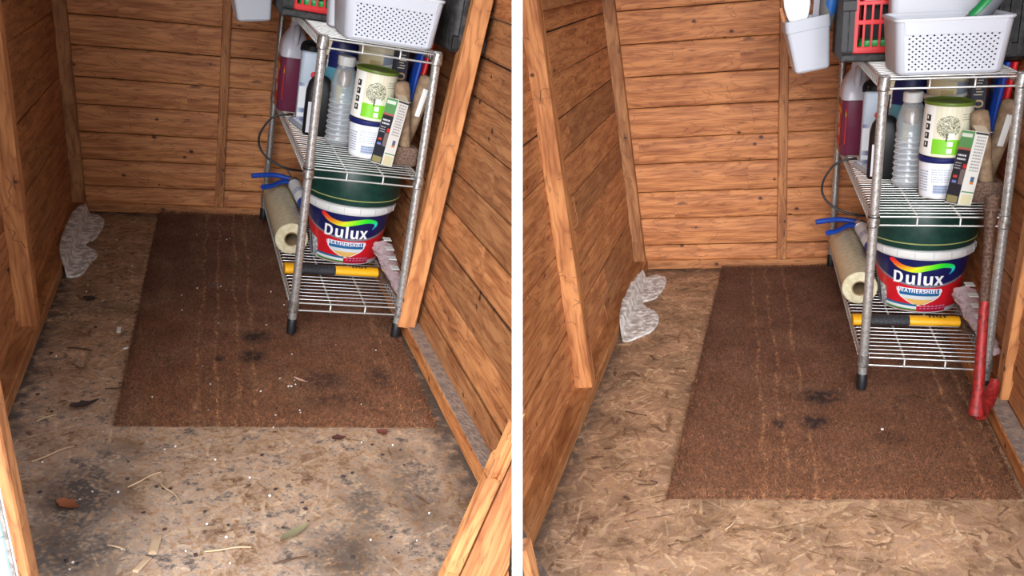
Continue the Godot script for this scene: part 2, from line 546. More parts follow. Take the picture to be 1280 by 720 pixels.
func shed(p: int) -> void:
	var R := ROOM[p]
	var W: float = WID[p]
	var yl: float = WALL[p][0]
	var yr: float = WALL[p][1]
	var ll: float = WALL[p][2]
	var lr: float = WALL[p][3]
	var ro: float = WALL[p][4]
	var bay: String = BAY[p]
	var ys: Array = [[0.0, 0.104, 0.213, 0.323, 0.433, 0.539, 0.66, 0.775, 0.89, 1.005, 1.12, 1.24, 1.36, 1.48, 1.6, 1.72, 1.84, 1.96], [0.0, 0.102, 0.218, 0.333, 0.452, 0.559, 0.684, 0.81, 0.939, 1.069, 1.19, 1.31, 1.43, 1.55, 1.67, 1.79, 1.91, 2.03]][p]
	var ztop: float = 2.62
	# floor board
	var st := S()
	var fc := [[-0.065 + yl * 2.5, W + 0.0 + yr * 2.5 + ro + 0.055, 2.5], [-0.065, W + ro + 0.055, -0.05]]
	for y in [0.0, -0.02]:
		var q := [Vector3(fc[0][0], y, 2.5), Vector3(fc[0][1], y, 2.5), Vector3(fc[1][1], y, -0.05), Vector3(fc[1][0], y, -0.05)]
		if y < 0.0: q.reverse()
		var uv := []
		for e in 4: uv.append(Vector2((q[e].x + 0.18) / (W + 0.36), (q[e].z + 0.06) / 2.66))
		quad(st, q[0], q[1], q[2], q[3], uv[0], uv[1], uv[2], uv[3])
	quad(st, Vector3(fc[0][0], -0.02, 2.5), Vector3(fc[0][1], -0.02, 2.5), Vector3(fc[0][1], 0, 2.5), Vector3(fc[0][0], 0, 2.5))
	solo("floor", "chipboard floor of the %s, %s" % [bay, ["dusty and strewn with leaves and dirt", "brushed clean with its flakes showing"][p]], "floor", R, st, M["floor%d" % p], "", "structure")
	# back wall
	var w := thing("wall_back", "back wall of horizontal pine boards in the %s" % bay, "wall", R, "", "structure")
	planked(w, ys, func(_y): return -0.2, func(_y): return W + 0.3, func(y): return T(0, y, -0.012), "back")
	# left wall: local x runs to the back, face looks to room +x
	w = thing("wall_left", "left wall of horizontal stained boards in the %s" % bay, "wall", R, "", "structure")
	var lo := -0.05
	var lf := func(y: float) -> Transform3D:
		var bx := Basis(Vector3(-yl, 0, -1).normalized(), Vector3(ll, 1, 0).normalized(), Vector3(1, -ll, -yl).normalized())
		return Transform3D(bx.orthonormalized(), Vector3(lo - 0.012 + ll * y, y, 0))
	# right wall
	var w2 := thing("wall_right", "right wall of horizontal stained boards in the %s" % bay, "wall", R, "", "structure")
	var rx := W + ro + 0.05
	var rf := func(y: float) -> Transform3D:
		var bx := Basis(Vector3(yr, 0, 1).normalized(), Vector3(lr, 1, 0).normalized(), Vector3(-1, lr, yr).normalized())
		return Transform3D(bx.orthonormalized(), Vector3(rx + 0.012 + lr * y, y, 0))
	# the walls towards the middle stop, board by board, at the slanting partition
	var meet := func(y: float) -> float: return 2.305 - 0.815 * y if p == 0 else 2.022 - 0.61 * y
	planked(w, ys, func(y): return -2.45 if p == 0 else -meet.call(y), func(_y): return 0.02, lf, "side", 0.0 if p == 0 else 0.61, 0.0, 0.0 if p == 0 else -3.4, 0.0)
	planked(w2, ys, func(_y): return -0.02, func(y): return meet.call(y) if p == 0 else 2.5, rf, "side", 0.0, -0.815 if p == 0 else 0.0, 0.0, 2.8 if p == 0 else 0.0)
	# bottom rails
	st = S(); bar(st, rect_prof(0.04, 0.016), 0.0, W, T(0, 0, 0), Vector2(0.2, 0.3))
	stud("baseboard_back", "thin bottom rail along the back wall of the %s" % bay, p, st, M.frame1)
	st = S(); bar(st, rect_prof(0.042, 0.054), [-2.45, -2.18 + 3.4 * 0.054][p], 0.0, Transform3D(lf.call(0.0).basis, Vector3(lo - 0.004, 0, 0)), Vector2(0.6, 0.1), 0.36, [0.0, 0.61][p], 0.0, [0.0, -3.4][p], 0.0)
	stud("baseboard_left", "dirty bottom rail along the left wall of the %s" % bay, p, st, M.frame2)
	st = S(); bar(st, rect_prof(0.042, 0.052), 0.0, [2.42 - 2.8 * 0.052, 2.5][p], Transform3D(rf.call(0.0).basis, Vector3(rx + 0.002, 0, 0)), Vector2(0.4, 0.7), 0.36, 0.0, [-0.815, 0.0][p], 0.0, [2.8, 0.0][p])
	var br := stud("baseboard_right", "bottom rail with dusty grey top along the right wall of the %s" % bay, p, st, M.frame3)
	st = S(); box(st, Vector3(1.75, 0.0435, 0.0265), Vector3(1.0, 0.002, 0.046), Transform3D(rf.call(0.0).basis, Vector3(rx + 0.002, 0, 0)), 0.0005)
	part("dust", st, M.dusty, br, "grey dust on the rail", "stuff")
	# studs
	var up_l := Basis(Vector3(0, 0, 1), Vector3(1, 0, 0), Vector3(0, 1, 0))
	for e in [[0.002, 0.036, 0], [1.235, 0.06, 1]]:
		st = S()
		var fb: Basis = lf.call(0.0).basis
		# bar axis along the wall's up, profile spans along the wall (height) and out of it (depth)
		var bx := Basis(fb.y, -fb.x, fb.z)
		bar(st, rect_prof(e[1], 0.054 if e[2] == 1 else 0.05), 0.042, 1.98, Transform3D(bx, Vector3(lo - 0.003 + yl * e[0], 0, e[0])), Vector2(rng.randf(), rng.randf()))
		stud("trim_1" if e[2] == 0 else "trim_2", ["square post in the back left corner of the %s", "upright stud halfway along the left wall of the %s"][e[2]] % bay, p, st, M["frame" + str(e[2] + 2)] if e[2] == 0 else M.frame0)
	st = S()
	var mx: Array = [[0.492, 0.515], [0.533, 0.537]][p]
	var md := Vector3(mx[1] - mx[0], 0.86, 0).normalized()
	bar(st, rect_prof(0.036, 0.026), 0.0, 1.95, Transform3D(Basis(md, Vector3(0, 0, 1).cross(md), Vector3(0, 0, 1)), Vector3(mx[0] + 0.036, 0.041, 0)), Vector2(0.13, 0.62))
	stud("trim_3", "slim upright stud on the back wall of the %s" % bay, p, st, M.frame1)
	st = S()
	var rb: Basis = rf.call(0.0).basis
	bar(st, rect_prof(0.062, 0.058), 0.044, 1.98, Transform3D(Basis(rb.y, -rb.x, rb.z), Vector3(rx + [0.02, 0.004][p], 0, [1.315, 1.335][p])), Vector2(0.33, 0.2))
	stud("trim_4", "stout orange post on the right wall behind the rack of the %s" % bay, p, st, M.frame0)
	if p == 1:
		st = S()
		bar(st, rect_prof(0.05, 0.036), -1.24, -0.04, Transform3D(lf.call(0.0).basis, Vector3(lo + ll * 1.14, 1.135, 0)), Vector2(0.7, 0.45))
		stud("trim_5", "horizontal noggin rail high on the left wall of the %s" % bay, p, st, M.frame2)
	# front sill
	st = S(); bar(st, rect_prof(0.3, 0.02), fc[0][0], fc[0][1], T(0, -0.302, 2.501), Vector2(0.3, 0.2))
	stud("trim_6", "sill board under the front edge of the floor of the %s" % bay, p, st, M.frame2)
	# roof
	st = S(); box(st, Vector3(W / 2, 2.06, 1.2), Vector3(W + 0.75, 0.03, 2.75))
	solo("ceiling", "boarded roof underside of the %s" % bay, "ceiling", R, st, M.ceiling, "", "structure")

# coir mat: slab, and a pile of short fibres
func coir_mat(p: int, corner: Array, tx: Texture2D, seedv: int) -> void:
	# corner: back left, back right, front right, front left (room x, z)
	var o := thing("doormat", "large brown coir mat on the floor of the %s%s" % [BAY[p], ["", ", with dark round stains"][p]], "mat", ROOM[p] * T(corner[3].x, 0.0, corner[3].y))
	var base := Vector3(corner[3].x, 0, corner[3].y)
	var n := noise(1.0, 3, seedv)
	var nx := 40
	var nz := 84
	var st := S()
	var pt := func(i: int, j: int) -> Vector3:
		var u := float(i) / nx
		var v := float(j) / nz
		var a: Vector2 = corner[0].lerp(corner[1], u)
		var b: Vector2 = corner[3].lerp(corner[2], u)
		var c := a.lerp(b, v)
		var edge := minf(minf(u, 1 - u) * nx, minf(v, 1 - v) * nz)
		var wob := n.get_noise_2d(c.x * 14, c.y * 14) * 0.004 if edge < 0.5 else 0.0
		return Vector3(c.x + wob, (0.0015 if edge < 0.5 else 0.011) + n.get_noise_2d(c.x * 9, c.y * 9) * 0.0022, c.y + wob) - base
	sg += 1
	for j in nz:
		for i in nx:
			quad(st, pt.call(i, j + 1), pt.call(i + 1, j + 1), pt.call(i + 1, j), pt.call(i, j), Vector2(float(i) / nx, float(j + 1) / nz), Vector2(float(i + 1) / nx, float(j + 1) / nz), Vector2(float(i + 1) / nx, float(j) / nz), Vector2(float(i) / nx, float(j) / nz), sg)
	part("mat_body", st, mt(Color.WHITE, 0.95, 0.0, tx), o)
	# fibres
	var f := S()
	for k in 2:
		var a := k * PI / 2
		var dx := Vector3(cos(a), 0, sin(a)) * 0.0006
		quad(f, -dx, dx, dx * 0.5 + Vector3(0.002, 0.008, 0.001), -dx * 0.5 + Vector3(0.002, 0.008, 0.001))
	f.generate_normals()
	var mm := MultiMesh.new()
	mm.transform_format = MultiMesh.TRANSFORM_3D
	mm.use_colors = true
	mm.mesh = f.commit()
	var cnt := 80000
	mm.instance_count = cnt
	var r := RandomNumberGenerator.new()
	r.seed = seedv
	var im := tx.get_image()
	for i in cnt:
		var u := r.randf()
		var v := r.randf()
		if i < 5000: v = 1.0 - r.randf() * 0.006 if i % 2 == 0 else v
		if i < 5000 and i % 2 == 1: u = r.randf() * 0.008 if i % 4 == 1 else 1.0 - r.randf() * 0.008
		var a: Vector2 = corner[0].lerp(corner[1], u)
		var b: Vector2 = corner[3].lerp(corner[2], u)
		var c := a.lerp(b, v)
		var e := 0.003 if i < 5000 else 0.0105
		var bs := Basis.from_euler(Vector3(r.randf_range(-1.2, 1.2), r.randf() * TAU, r.randf_range(-1.2, 1.2))) * r.randf_range(0.7, 1.25)
		mm.set_instance_transform(i, Transform3D(bs, Vector3(c.x, e, c.y) - base))
		var cc := im.get_pixel(mini(int(u * im.get_width()), im.get_width() - 1), mini(int(v * im.get_height()), im.get_height() - 1))
		var g := r.randf_range(0.62, 1.18)
		mm.set_instance_color(i, Color(cc.r * g, cc.g * g, cc.b * g).srgb_to_linear())
	var mi := MultiMeshInstance3D.new()
	mi.multimesh = mm
	var fm := mt(Color.WHITE, 0.9)
	fm.vertex_color_use_as_albedo = true
	fm.cull_mode = BaseMaterial3D.CULL_DISABLED
	mi.material_override = fm
	mi.name = "pile"
	mi.set_meta("kind", "stuff")
	o.add_child(mi)

# ------------------------------------------------------------------ the rack
const HX := 0.162
const HZ := 0.564
const TIER := [0.104, 0.521, 0.888]

func rack() -> void:
	var o := racked("wire_rack", "tall chrome wire shelving rack packed with tins and tubs, %s" , "rack", Vector3.ZERO)
	for sx in [-1, 1]:
		for sz in [1, -1]:
			var st := S()
			var pr := [Vector2(0.0125, 0.04)]
			var y := 0.055
			while y < 0.88:
				pr.append_array([Vector2(0.0125, y - 0.0011), Vector2(0.0117, y - 0.0006), Vector2(0.0117, y + 0.0006), Vector2(0.0125, y + 0.0011)])
				y += 0.0254
			pr.append_array([Vector2(0.0125, 0.892), Vector2(0.0105, 0.895)])
			lathe(st, pr, 16, T(sx * HX, 0, sz * HZ), true, true, 25.0)
			var po := part("post", st, M.post, o)
			st = S(); lathe(st, [Vector2(0.0138, 0.0), Vector2(0.0145, 0.004), Vector2(0.0145, 0.044), Vector2(0.0128, 0.048)], 14, T(sx * HX, 0, sz * HZ)); part("foot", st, M.black, po, "black plastic foot")
			for t in TIER:
				st = S(); lathe(st, [Vector2(0.0128, t - 0.034), Vector2(0.0165, t - 0.03), Vector2(0.0155, t + 0.002), Vector2(0.0128, t + 0.004)], 14, T(sx * HX, 0, sz * HZ)); part("collar", st, M.chrome, po)
				if t == 0.521 and sx == -1 and sz == 1:
					st = S(); lathe(st, [Vector2(0.0162, t - 0.006), Vector2(0.0168, t - 0.004), Vector2(0.0162, t - 0.002)], 14, T(sx * HX, 0, sz * HZ)); part("collar_ring", st, M.black, po)
	for t in TIER:
		var st := S()
		var ex := HX - 0.004
		var ez := HZ - 0.004
		for e in [0.0, -0.024]:
			tube(st, [Vector3(-ex, t + e - 0.004, ez + 0.006), Vector3(ex, t + e - 0.004, ez + 0.006)], 0.0028)
			tube(st, [Vector3(-ex, t + e - 0.004, -ez - 0.006), Vector3(ex, t + e - 0.004, -ez - 0.006)], 0.0028)
			for sx in [-1, 1]: tube(st, [Vector3(sx * (HX + 0.006), t + e - 0.004, -ez), Vector3(sx * (HX + 0.006), t + e - 0.004, ez)], 0.0028)
		for x in [-0.052, 0.055]:
			tube(st, [Vector3(x, t - 0.03, ez + 0.007), Vector3(x, t - 0.008, ez + 0.007), Vector3(x, t - 0.005, ez), Vector3(x, t - 0.005, -ez), Vector3(x, t - 0.028, -ez - 0.007)], 0.003)
		var sh := part("wire_shelf", st, M.wire, o)
		st = S()
		var n := 40
		for k in n:
			var z := lerpf(-ez + 0.012, ez - 0.016, float(k) / (n - 1))
			tube(st, [Vector3(-HX - 0.008, t - 0.028, z), Vector3(-HX - 0.007, t - 0.003, z), Vector3(-HX + 0.002, t, z), Vector3(HX - 0.002, t, z), Vector3(HX + 0.007, t - 0.003, z), Vector3(HX + 0.008, t - 0.028, z)], 0.0017, 5)
		part("wires", st, M.wire, sh, "", "stuff")

# ------------------------------------------------------------------ bottom shelf
func bucket_image() -> ImageTexture:
	var w := 512
	var h := 256
	var im := Image.create(w, h, false, Image.FORMAT_RGB8)
	var n := noise(0.02, 3, 21)
	var sw_pts := []
	for p in spline([Vector3(0.315, 0.05, 0), Vector3(0.37, 0.15, 0), Vector3(0.456, 0.19, 0), Vector3(0.54, 0.14, 0), Vector3(0.62, 0.1, 0), Vector3(0.69, 0.13, 0), Vector3(0.705, 0.2, 0), Vector3(0.685, 0.27, 0)], 7): sw_pts.append(Vector2(p.x, p.y))
	for y in h:
		for x in w:
			var u := float(x) / w
			var v := float(y) / h
			var c := C(206, 28, 40)
			var yb := 0.5 - 1.5 * pow(u - 0.54, 2.0) - (0.1 * maxf(0.0, u - 0.6))
			if v < yb - 0.02: c = C(22, 28, 84)
			elif v < yb + 0.025: c = C(128, 124, 134)
			# house picture at lower left
			if u < 0.25 and v > 0.46 and v > 0.46 + (u - 0.06) * 0.9:
				c = C(150, 152, 158).lerp(C(222, 224, 226), clampf(0.5 + n.get_noise_2d(x * 2.0, y * 2.0) * 1.6, 0, 1))
				if u > 0.14 and u < 0.17: c = C(90, 92, 100)
				if v < 0.56: c = C(112, 104, 110)
			# rainbow swoosh
			if u > 0.29 and u < 0.74 and v < 0.34:
				var bd := 9.0
				var bt := 0.0
				for i in sw_pts.size():
					var t := float(i) / (sw_pts.size() - 1)
					var th := 0.012 + 0.04 * sin(PI * clampf(0.25 + t * 0.78, 0.0, 1.0))
					var dd: float = Vector2((u - sw_pts[i].x) * 1.9, v - sw_pts[i].y).length() / th
					if dd < bd:
						bd = dd
						bt = t + (v - sw_pts[i].y) * 0.9
				if bd < 1.0: c = Color.from_hsv(clampf(bt, 0.0, 1.0) * 0.58, 0.82, 0.92)
			# shield
			var sx := absf(u - 0.5)
			var sw := 0.15 if v < 0.66 else 0.15 * (1.0 - pow(minf((v - 0.66) / 0.24, 1.0), 1.7))
			if v > 0.55 and v < 0.89 and sx < sw:
				c = C(232, 236, 240)
				if sx < sw - 0.012 and v > 0.565 and v < 0.87:
					c = C(30, 96, 150)
					if v > 0.69: c = C(206, 214, 216) if v < 0.76 else C(222, 176, 96)
			# banners
			if v > 0.86 and v < 0.985 and u > 0.24 and u < 0.49:
				c = C(24, 104, 148) if v < 0.9 else (C(238, 240, 240) if v < 0.955 else C(60, 152, 70))
			if v > 0.86 and v < 0.985 and u > 0.51 and u < 0.71:
				c = C(176, 26, 66)
				if absf(v - 0.89) < 0.012 or absf(v - 0.935) < 0.008: c = C(226, 140, 160) if (x / 5) % 3 != 0 else c
			if v > 0.93 and (u > 0.71 and u < 0.86): c = C(196, 196, 204)
			im.set_pixel(x, y, c)
	im.generate_mipmaps()
	return ImageTexture.create_from_image(im)

func bottom_shelf() -> void:
	var b: float = TIER[0] + 0.002
	# paint tub
	var o := racked("paint_tub", "large white paint tub with red and navy label on the bottom tier, %s", "paint tub", Vector3(0.055, b, 0.105), Vector3(0, -8, 0), "", T(-0.006, 0, 0))
	var st := S()
	lathe(st, [Vector2(0.108, 0.0), Vector2(0.114, 0.003), Vector2(0.1425, 0.186), Vector2(0.1445, 0.19), Vector2(0.153, 0.191), Vector2(0.155, 0.196), Vector2(0.155, 0.213), Vector2(0.15, 0.216), Vector2(0.138, 0.217)], 48)
	part("tub", st, M.white_plastic, o)
	var rad := func(y: float) -> float: return lerpf(0.114, 0.1425, (y - 0.003) / 0.183) + 0.0006
	st = S(); arc_wall(st, [Vector2(rad.call(0.006), 0.006), Vector2(rad.call(0.184), 0.184)], -1.75, 1.75, 40)
	part("label", st, mt(Color.WHITE, 0.3, 0.0, bucket_image()), o, "red and navy paint label")
	var wrap := func(p: Vector3, a: float, y: float) -> Vector3:
		var rr: float = rad.call(y + p.y) + 0.0012
		return Vector3(sin(a + p.x / rr) * rr, y + p.y, cos(a + p.x / rr) * rr)
	lettering("lettering", "Dulux", 0.056, M.lettering_white, o, func(p): return wrap.call(p, -0.06, 0.119))
	lettering("lettering", "WEATHERSHIELD", 0.0175, M.lettering_white, o, func(p): return wrap.call(p, 0.0, 0.077))
	for k in 10:
		var a := -1.5 + k * 0.34
		st = S(); box(st, Vector3(0, 0.203, 0.1555), Vector3(0.002, 0.018, 0.003), T(0, 0, 0, 0, rad_to_deg(a), 0), 0.0005); part("lug", st, M.grey_plastic, o)
	# green tub on it
	o = racked("plastic_tub", "dark green round plastic tub sitting on the paint tub, %s", "tub", Vector3(0.06, b + 0.218, 0.105), Vector3.ZERO, "", T(-0.018, 0, 0))
	st = S(); lathe(st, [Vector2(0.149, 0.0), Vector2(0.157, 0.004), Vector2(0.161, 0.02), Vector2(0.162, 0.075), Vector2(0.158, 0.134), Vector2(0.148, 0.156), Vector2(0.12, 0.16)], 48); part("tub", st, M.dark_green, o)
	st = S(); lathe(st, [Vector2(0.1612, 0.0205), Vector2(0.1628, 0.0215), Vector2(0.1632, 0.0235), Vector2(0.1612, 0.0245)], 48); part("trim_line", st, M.yellow_line, o, "thin yellow line")
	# film roll
	o = racked("film_roll", "thick roll of cream plastic film lying along the bottom tier, %s", "roll", Vector3(-0.134, b + 0.055, 0.15))
	st = S()
	var rx := T(0, 0, 0, 90, 0, 0)
	lathe(st, [Vector2(0.026, 0.001), Vector2(0.052, 0.0), Vector2(0.055, -0.003), Vector2(0.055, -0.52), Vector2(0.052, -0.523), Vector2(0.026, -0.522)].map(func(q): return Vector2(q.x, q.y)), 32, rx * T(0, 0, 0, 180, 0, 0) * T(0, 0, 0, 180, 0, 0), false, false)
	part("film", st, M.cream_film, o)
	st = S(); lathe(st, [Vector2(0.026, 0.001), Vector2(0.0262, -0.522), Vector2(0.022, -0.522), Vector2(0.0218, 0.001), Vector2(0.026, 0.001)], 24, rx, false, false); part("core", st, M.core, o, "cardboard core")
	# sealant gun
	o = racked("sealant_gun", "blue sealant gun with a white cartridge lying against the film roll, %s", "sealant gun", Vector3(-0.06, b + 0.1, -0.045), Vector3(0, 6, 0), "", T(0.002, 0, -0.025))
	var ax := T(0, 0, 0, 96, 0, 0)
	st = S(); lathe(st, [Vector2(0.024, -0.24), Vector2(0.0245, -0.02), Vector2(0.02, -0.005), Vector2(0.008, 0.0), Vector2(0.006, 0.035), Vector2(0.003, 0.06)], 20, ax); part("cartridge", st, M.white_plastic, o, "white cartridge with small blue print")
	st = S(); lathe(st, [Vector2(0.0252, -0.075), Vector2(0.0252, -0.01), Vector2(0.0215, 0.0), Vector2(0.0245, -0.02)], 20, ax, false, false); part("collar", st, M.blue_plastic, o)
	st = S(); lathe(st, [Vector2(0.0252, -0.17), Vector2(0.0253, -0.13)], 20, ax, false, false); part("print_band", st, mt(Color.WHITE, 0.5, 0.0, print_label(128, 48, C(225, 228, 232), dashes(4, 4, 118, 6, 7, C(70, 88, 140)))), o)
	st = S(); lathe(st, [Vector2(0.0265, -0.262), Vector2(0.0265, -0.238), Vector2(0.012, -0.235)], 20, ax); tube(st, [Vector3(0, 0.03, -0.26), Vector3(0, 0.045, -0.42)], 0.004); part("barrel_cap", st, M.chrome, o)
	for e in [[Vector3(0.0, 0.03, -0.26), Vector3(-0.05, 0.035, -0.24), Vector3(-0.1, 0.03, -0.19), Vector3(-0.135, 0.032, -0.165)], [Vector3(-0.0, 0.035, -0.28), Vector3(-0.06, 0.045, -0.29), Vector3(-0.11, 0.045, -0.285), Vector3(-0.155, 0.04, -0.28)]]:
		st = S(); tube(st, spline(e), 0.0095, 10); part("handle", st, M.blue_plastic, o)
	# hatchet
	o = racked("hatchet", "yellow and black handled hatchet lying across the front of the bottom tier, %s", "hatchet", Vector3(0.0, b + 0.014, 0.325), Vector3(0, 2, 0))
	var hand := func(s: SurfaceTool, x0: float, x1: float, k: float) -> void:
		var rs := []
		for i in 9:
			var t := i / 8.0
			var x := lerpf(x0, x1, t)
			var hh := (0.0215 + 0.004 * pow(absf(x) / 0.17, 2.0)) * k * (0.9 if (i == 0 or i == 8) else 1.0)
			rs.append(ring(Vector3(x, 0.003, 0), Vector3(0, 0.015 * k, 0), Vector3(0, 0, hh), 16))
		loft(s, rs)
	st = S(); hand.call(st, -0.012, 0.134, 1.0); part("handle", st, M.yellow, o)
	st = S(); hand.call(st, -0.135, -0.008, 1.04); part("grip", st, M.rubber, o, "black rubber grip")
	st = S(); hand.call(st, -0.172, -0.133, 1.1); part("butt", st, M.yellow, o, "yellow butt")
	lettering("lettering", "nor", 0.034, M.lettering_dark, o, func(p): return Vector3(0.072 + p.x, 0.0195, 0.002 - p.y))
	st = S()
	var hp := [Vector2(0.128, -0.026), Vector2(0.172, -0.03), Vector2(0.174, 0.02), Vector2(0.178, 0.098), Vector2(0.13, 0.075), Vector2(0.136, 0.02)]
	for i in hp.size():
		var q0: Vector2 = hp[i]
		var q1: Vector2 = hp[(i + 1) % hp.size()]
		var t0 := 0.013 if q0.y < 0.03 else 0.0016
		var t1 := 0.013 if q1.y < 0.03 else 0.0016
		quad(st, Vector3(q1.x, -t1, q1.y), Vector3(q0.x, -t0, q0.y), Vector3(q0.x, t0, q0.y), Vector3(q1.x, t1, q1.y))
	for sd in [1.0, -1.0]:
		for f in [[0, 5, 2, 1], [5, 4, 3, 2]]:
			var q := []
			for e in f: q.append(Vector3(hp[e].x, sd * (0.013 if hp[e].y < 0.03 else 0.0016), hp[e].y))
			if sd > 0: quad(st, q[0], q[1], q[2], q[3])
			else: quad(st, q[3], q[2], q[1], q[0])
	part("head", st, M.rusty, o, "dull dark blade")
	# crumpled clear packet
	o = racked("plastic_packet", "crumpled clear pinkish packet over the front right of the bottom tier, %s", "packet", Vector3(0.15, b, 0.28))
	var n := noise(1.0, 3, 31)
	var rs := []
	for i in 22:
		var t := i / 21.0
		var c := Vector3(lerpf(0.0, 0.026, t), lerpf(0.085, 0.014, pow(t, 0.8)) + 0.012, lerpf(0.0, 0.285, t))
		var rr := PackedVector3Array()
		for j in 18:
			var a := TAU * j / 18.0
			var wv := lerpf(0.032, 0.02, t) * (1.0 + 0.5 * n.get_noise_2d(cos(a) * 3.0 + i * 0.9, sin(a) * 3.0 + i * 0.3))
			rr.append(c + Vector3(cos(a) * wv, sin(a) * wv * 0.6, 0))
		rs.append(rr)
	st = S(); loft(st, rs, true, true, 20.0); part("film", st, M.bag, o)
	for k in 4:
		st = S(); box(st, Vector3(0.008 + 0.002 * k, 0.127 - 0.017 * k, 0.012 + 0.045 * k), Vector3(0.026, 0.002, 0.034), T(0, 0, 0), 0.0005); part("printed_patch", st, M.white_plastic, o, "white printed patch")

# ------------------------------------------------------------------ middle shelf
func tin_image() -> ImageTexture:
	var w := 256
	var h := 160
	var im := Image.create(w, h, false, Image.FORMAT_RGB8)
	var r := RandomNumberGenerator.new()
	r.seed = 9
	im.fill(C(222, 216, 190))
	for k in 9: im.fill_rect(Rect2i(96 + k * 18, 0, 1, 105), C(190, 186, 160))
	im.fill_rect(Rect2i(0, 0, 74, h), C(236, 234, 226))
	im.fill_rect(Rect2i(74, 104, 182, 48), C(122, 196, 40))
	for k in 4:
		im.fill_rect(Rect2i(34, 30 + k * 28, 22, 20), C(44, 44, 42))
		im.fill_rect(Rect2i(38 + k, 34 + k * 28, 6, 10), C(232, 230, 222))
	# the printed tree
	for k in 900:
		var a := r.randf() * TAU
		var d := sqrt(r.randf())
		var x := 126 + int(cos(a) * d * 44.0)
		var y := 62 + int(sin(a) * d * 36.0)
		im.fill_rect(Rect2i(clampi(x, 76, 252), clampi(y, 4, 110), r.randi_range(1, 3), r.randi_range(1, 3)), C(66, 74, 52).lerp(C(140, 142, 116), r.randf()))
	im.fill_rect(Rect2i(122, 84, 6, 26), C(84, 76, 58))
	for e in [[132, 84, 22, 20], [130, 110, 20, 16], [130, 132, 20, 16]]: im.fill_rect(Rect2i(e[0], e[1], e[2], e[3]), C(226, 234, 226))
	for e in dashes(176, 24, 62, 3, 8, C(96, 96, 84)): im.fill_rect(Rect2i(e[0], e[1], e[2], 2), e[4])
	for k in 3: im.fill_rect(Rect2i(182 + k * 9, 124 - (k % 2) * 5, 10, 9), C(240, 244, 232))
	im.fill_rect(Rect2i(180, 140, 50, 5), C(40, 96, 30))
	im.generate_mipmaps()
	return ImageTexture.create_from_image(im)

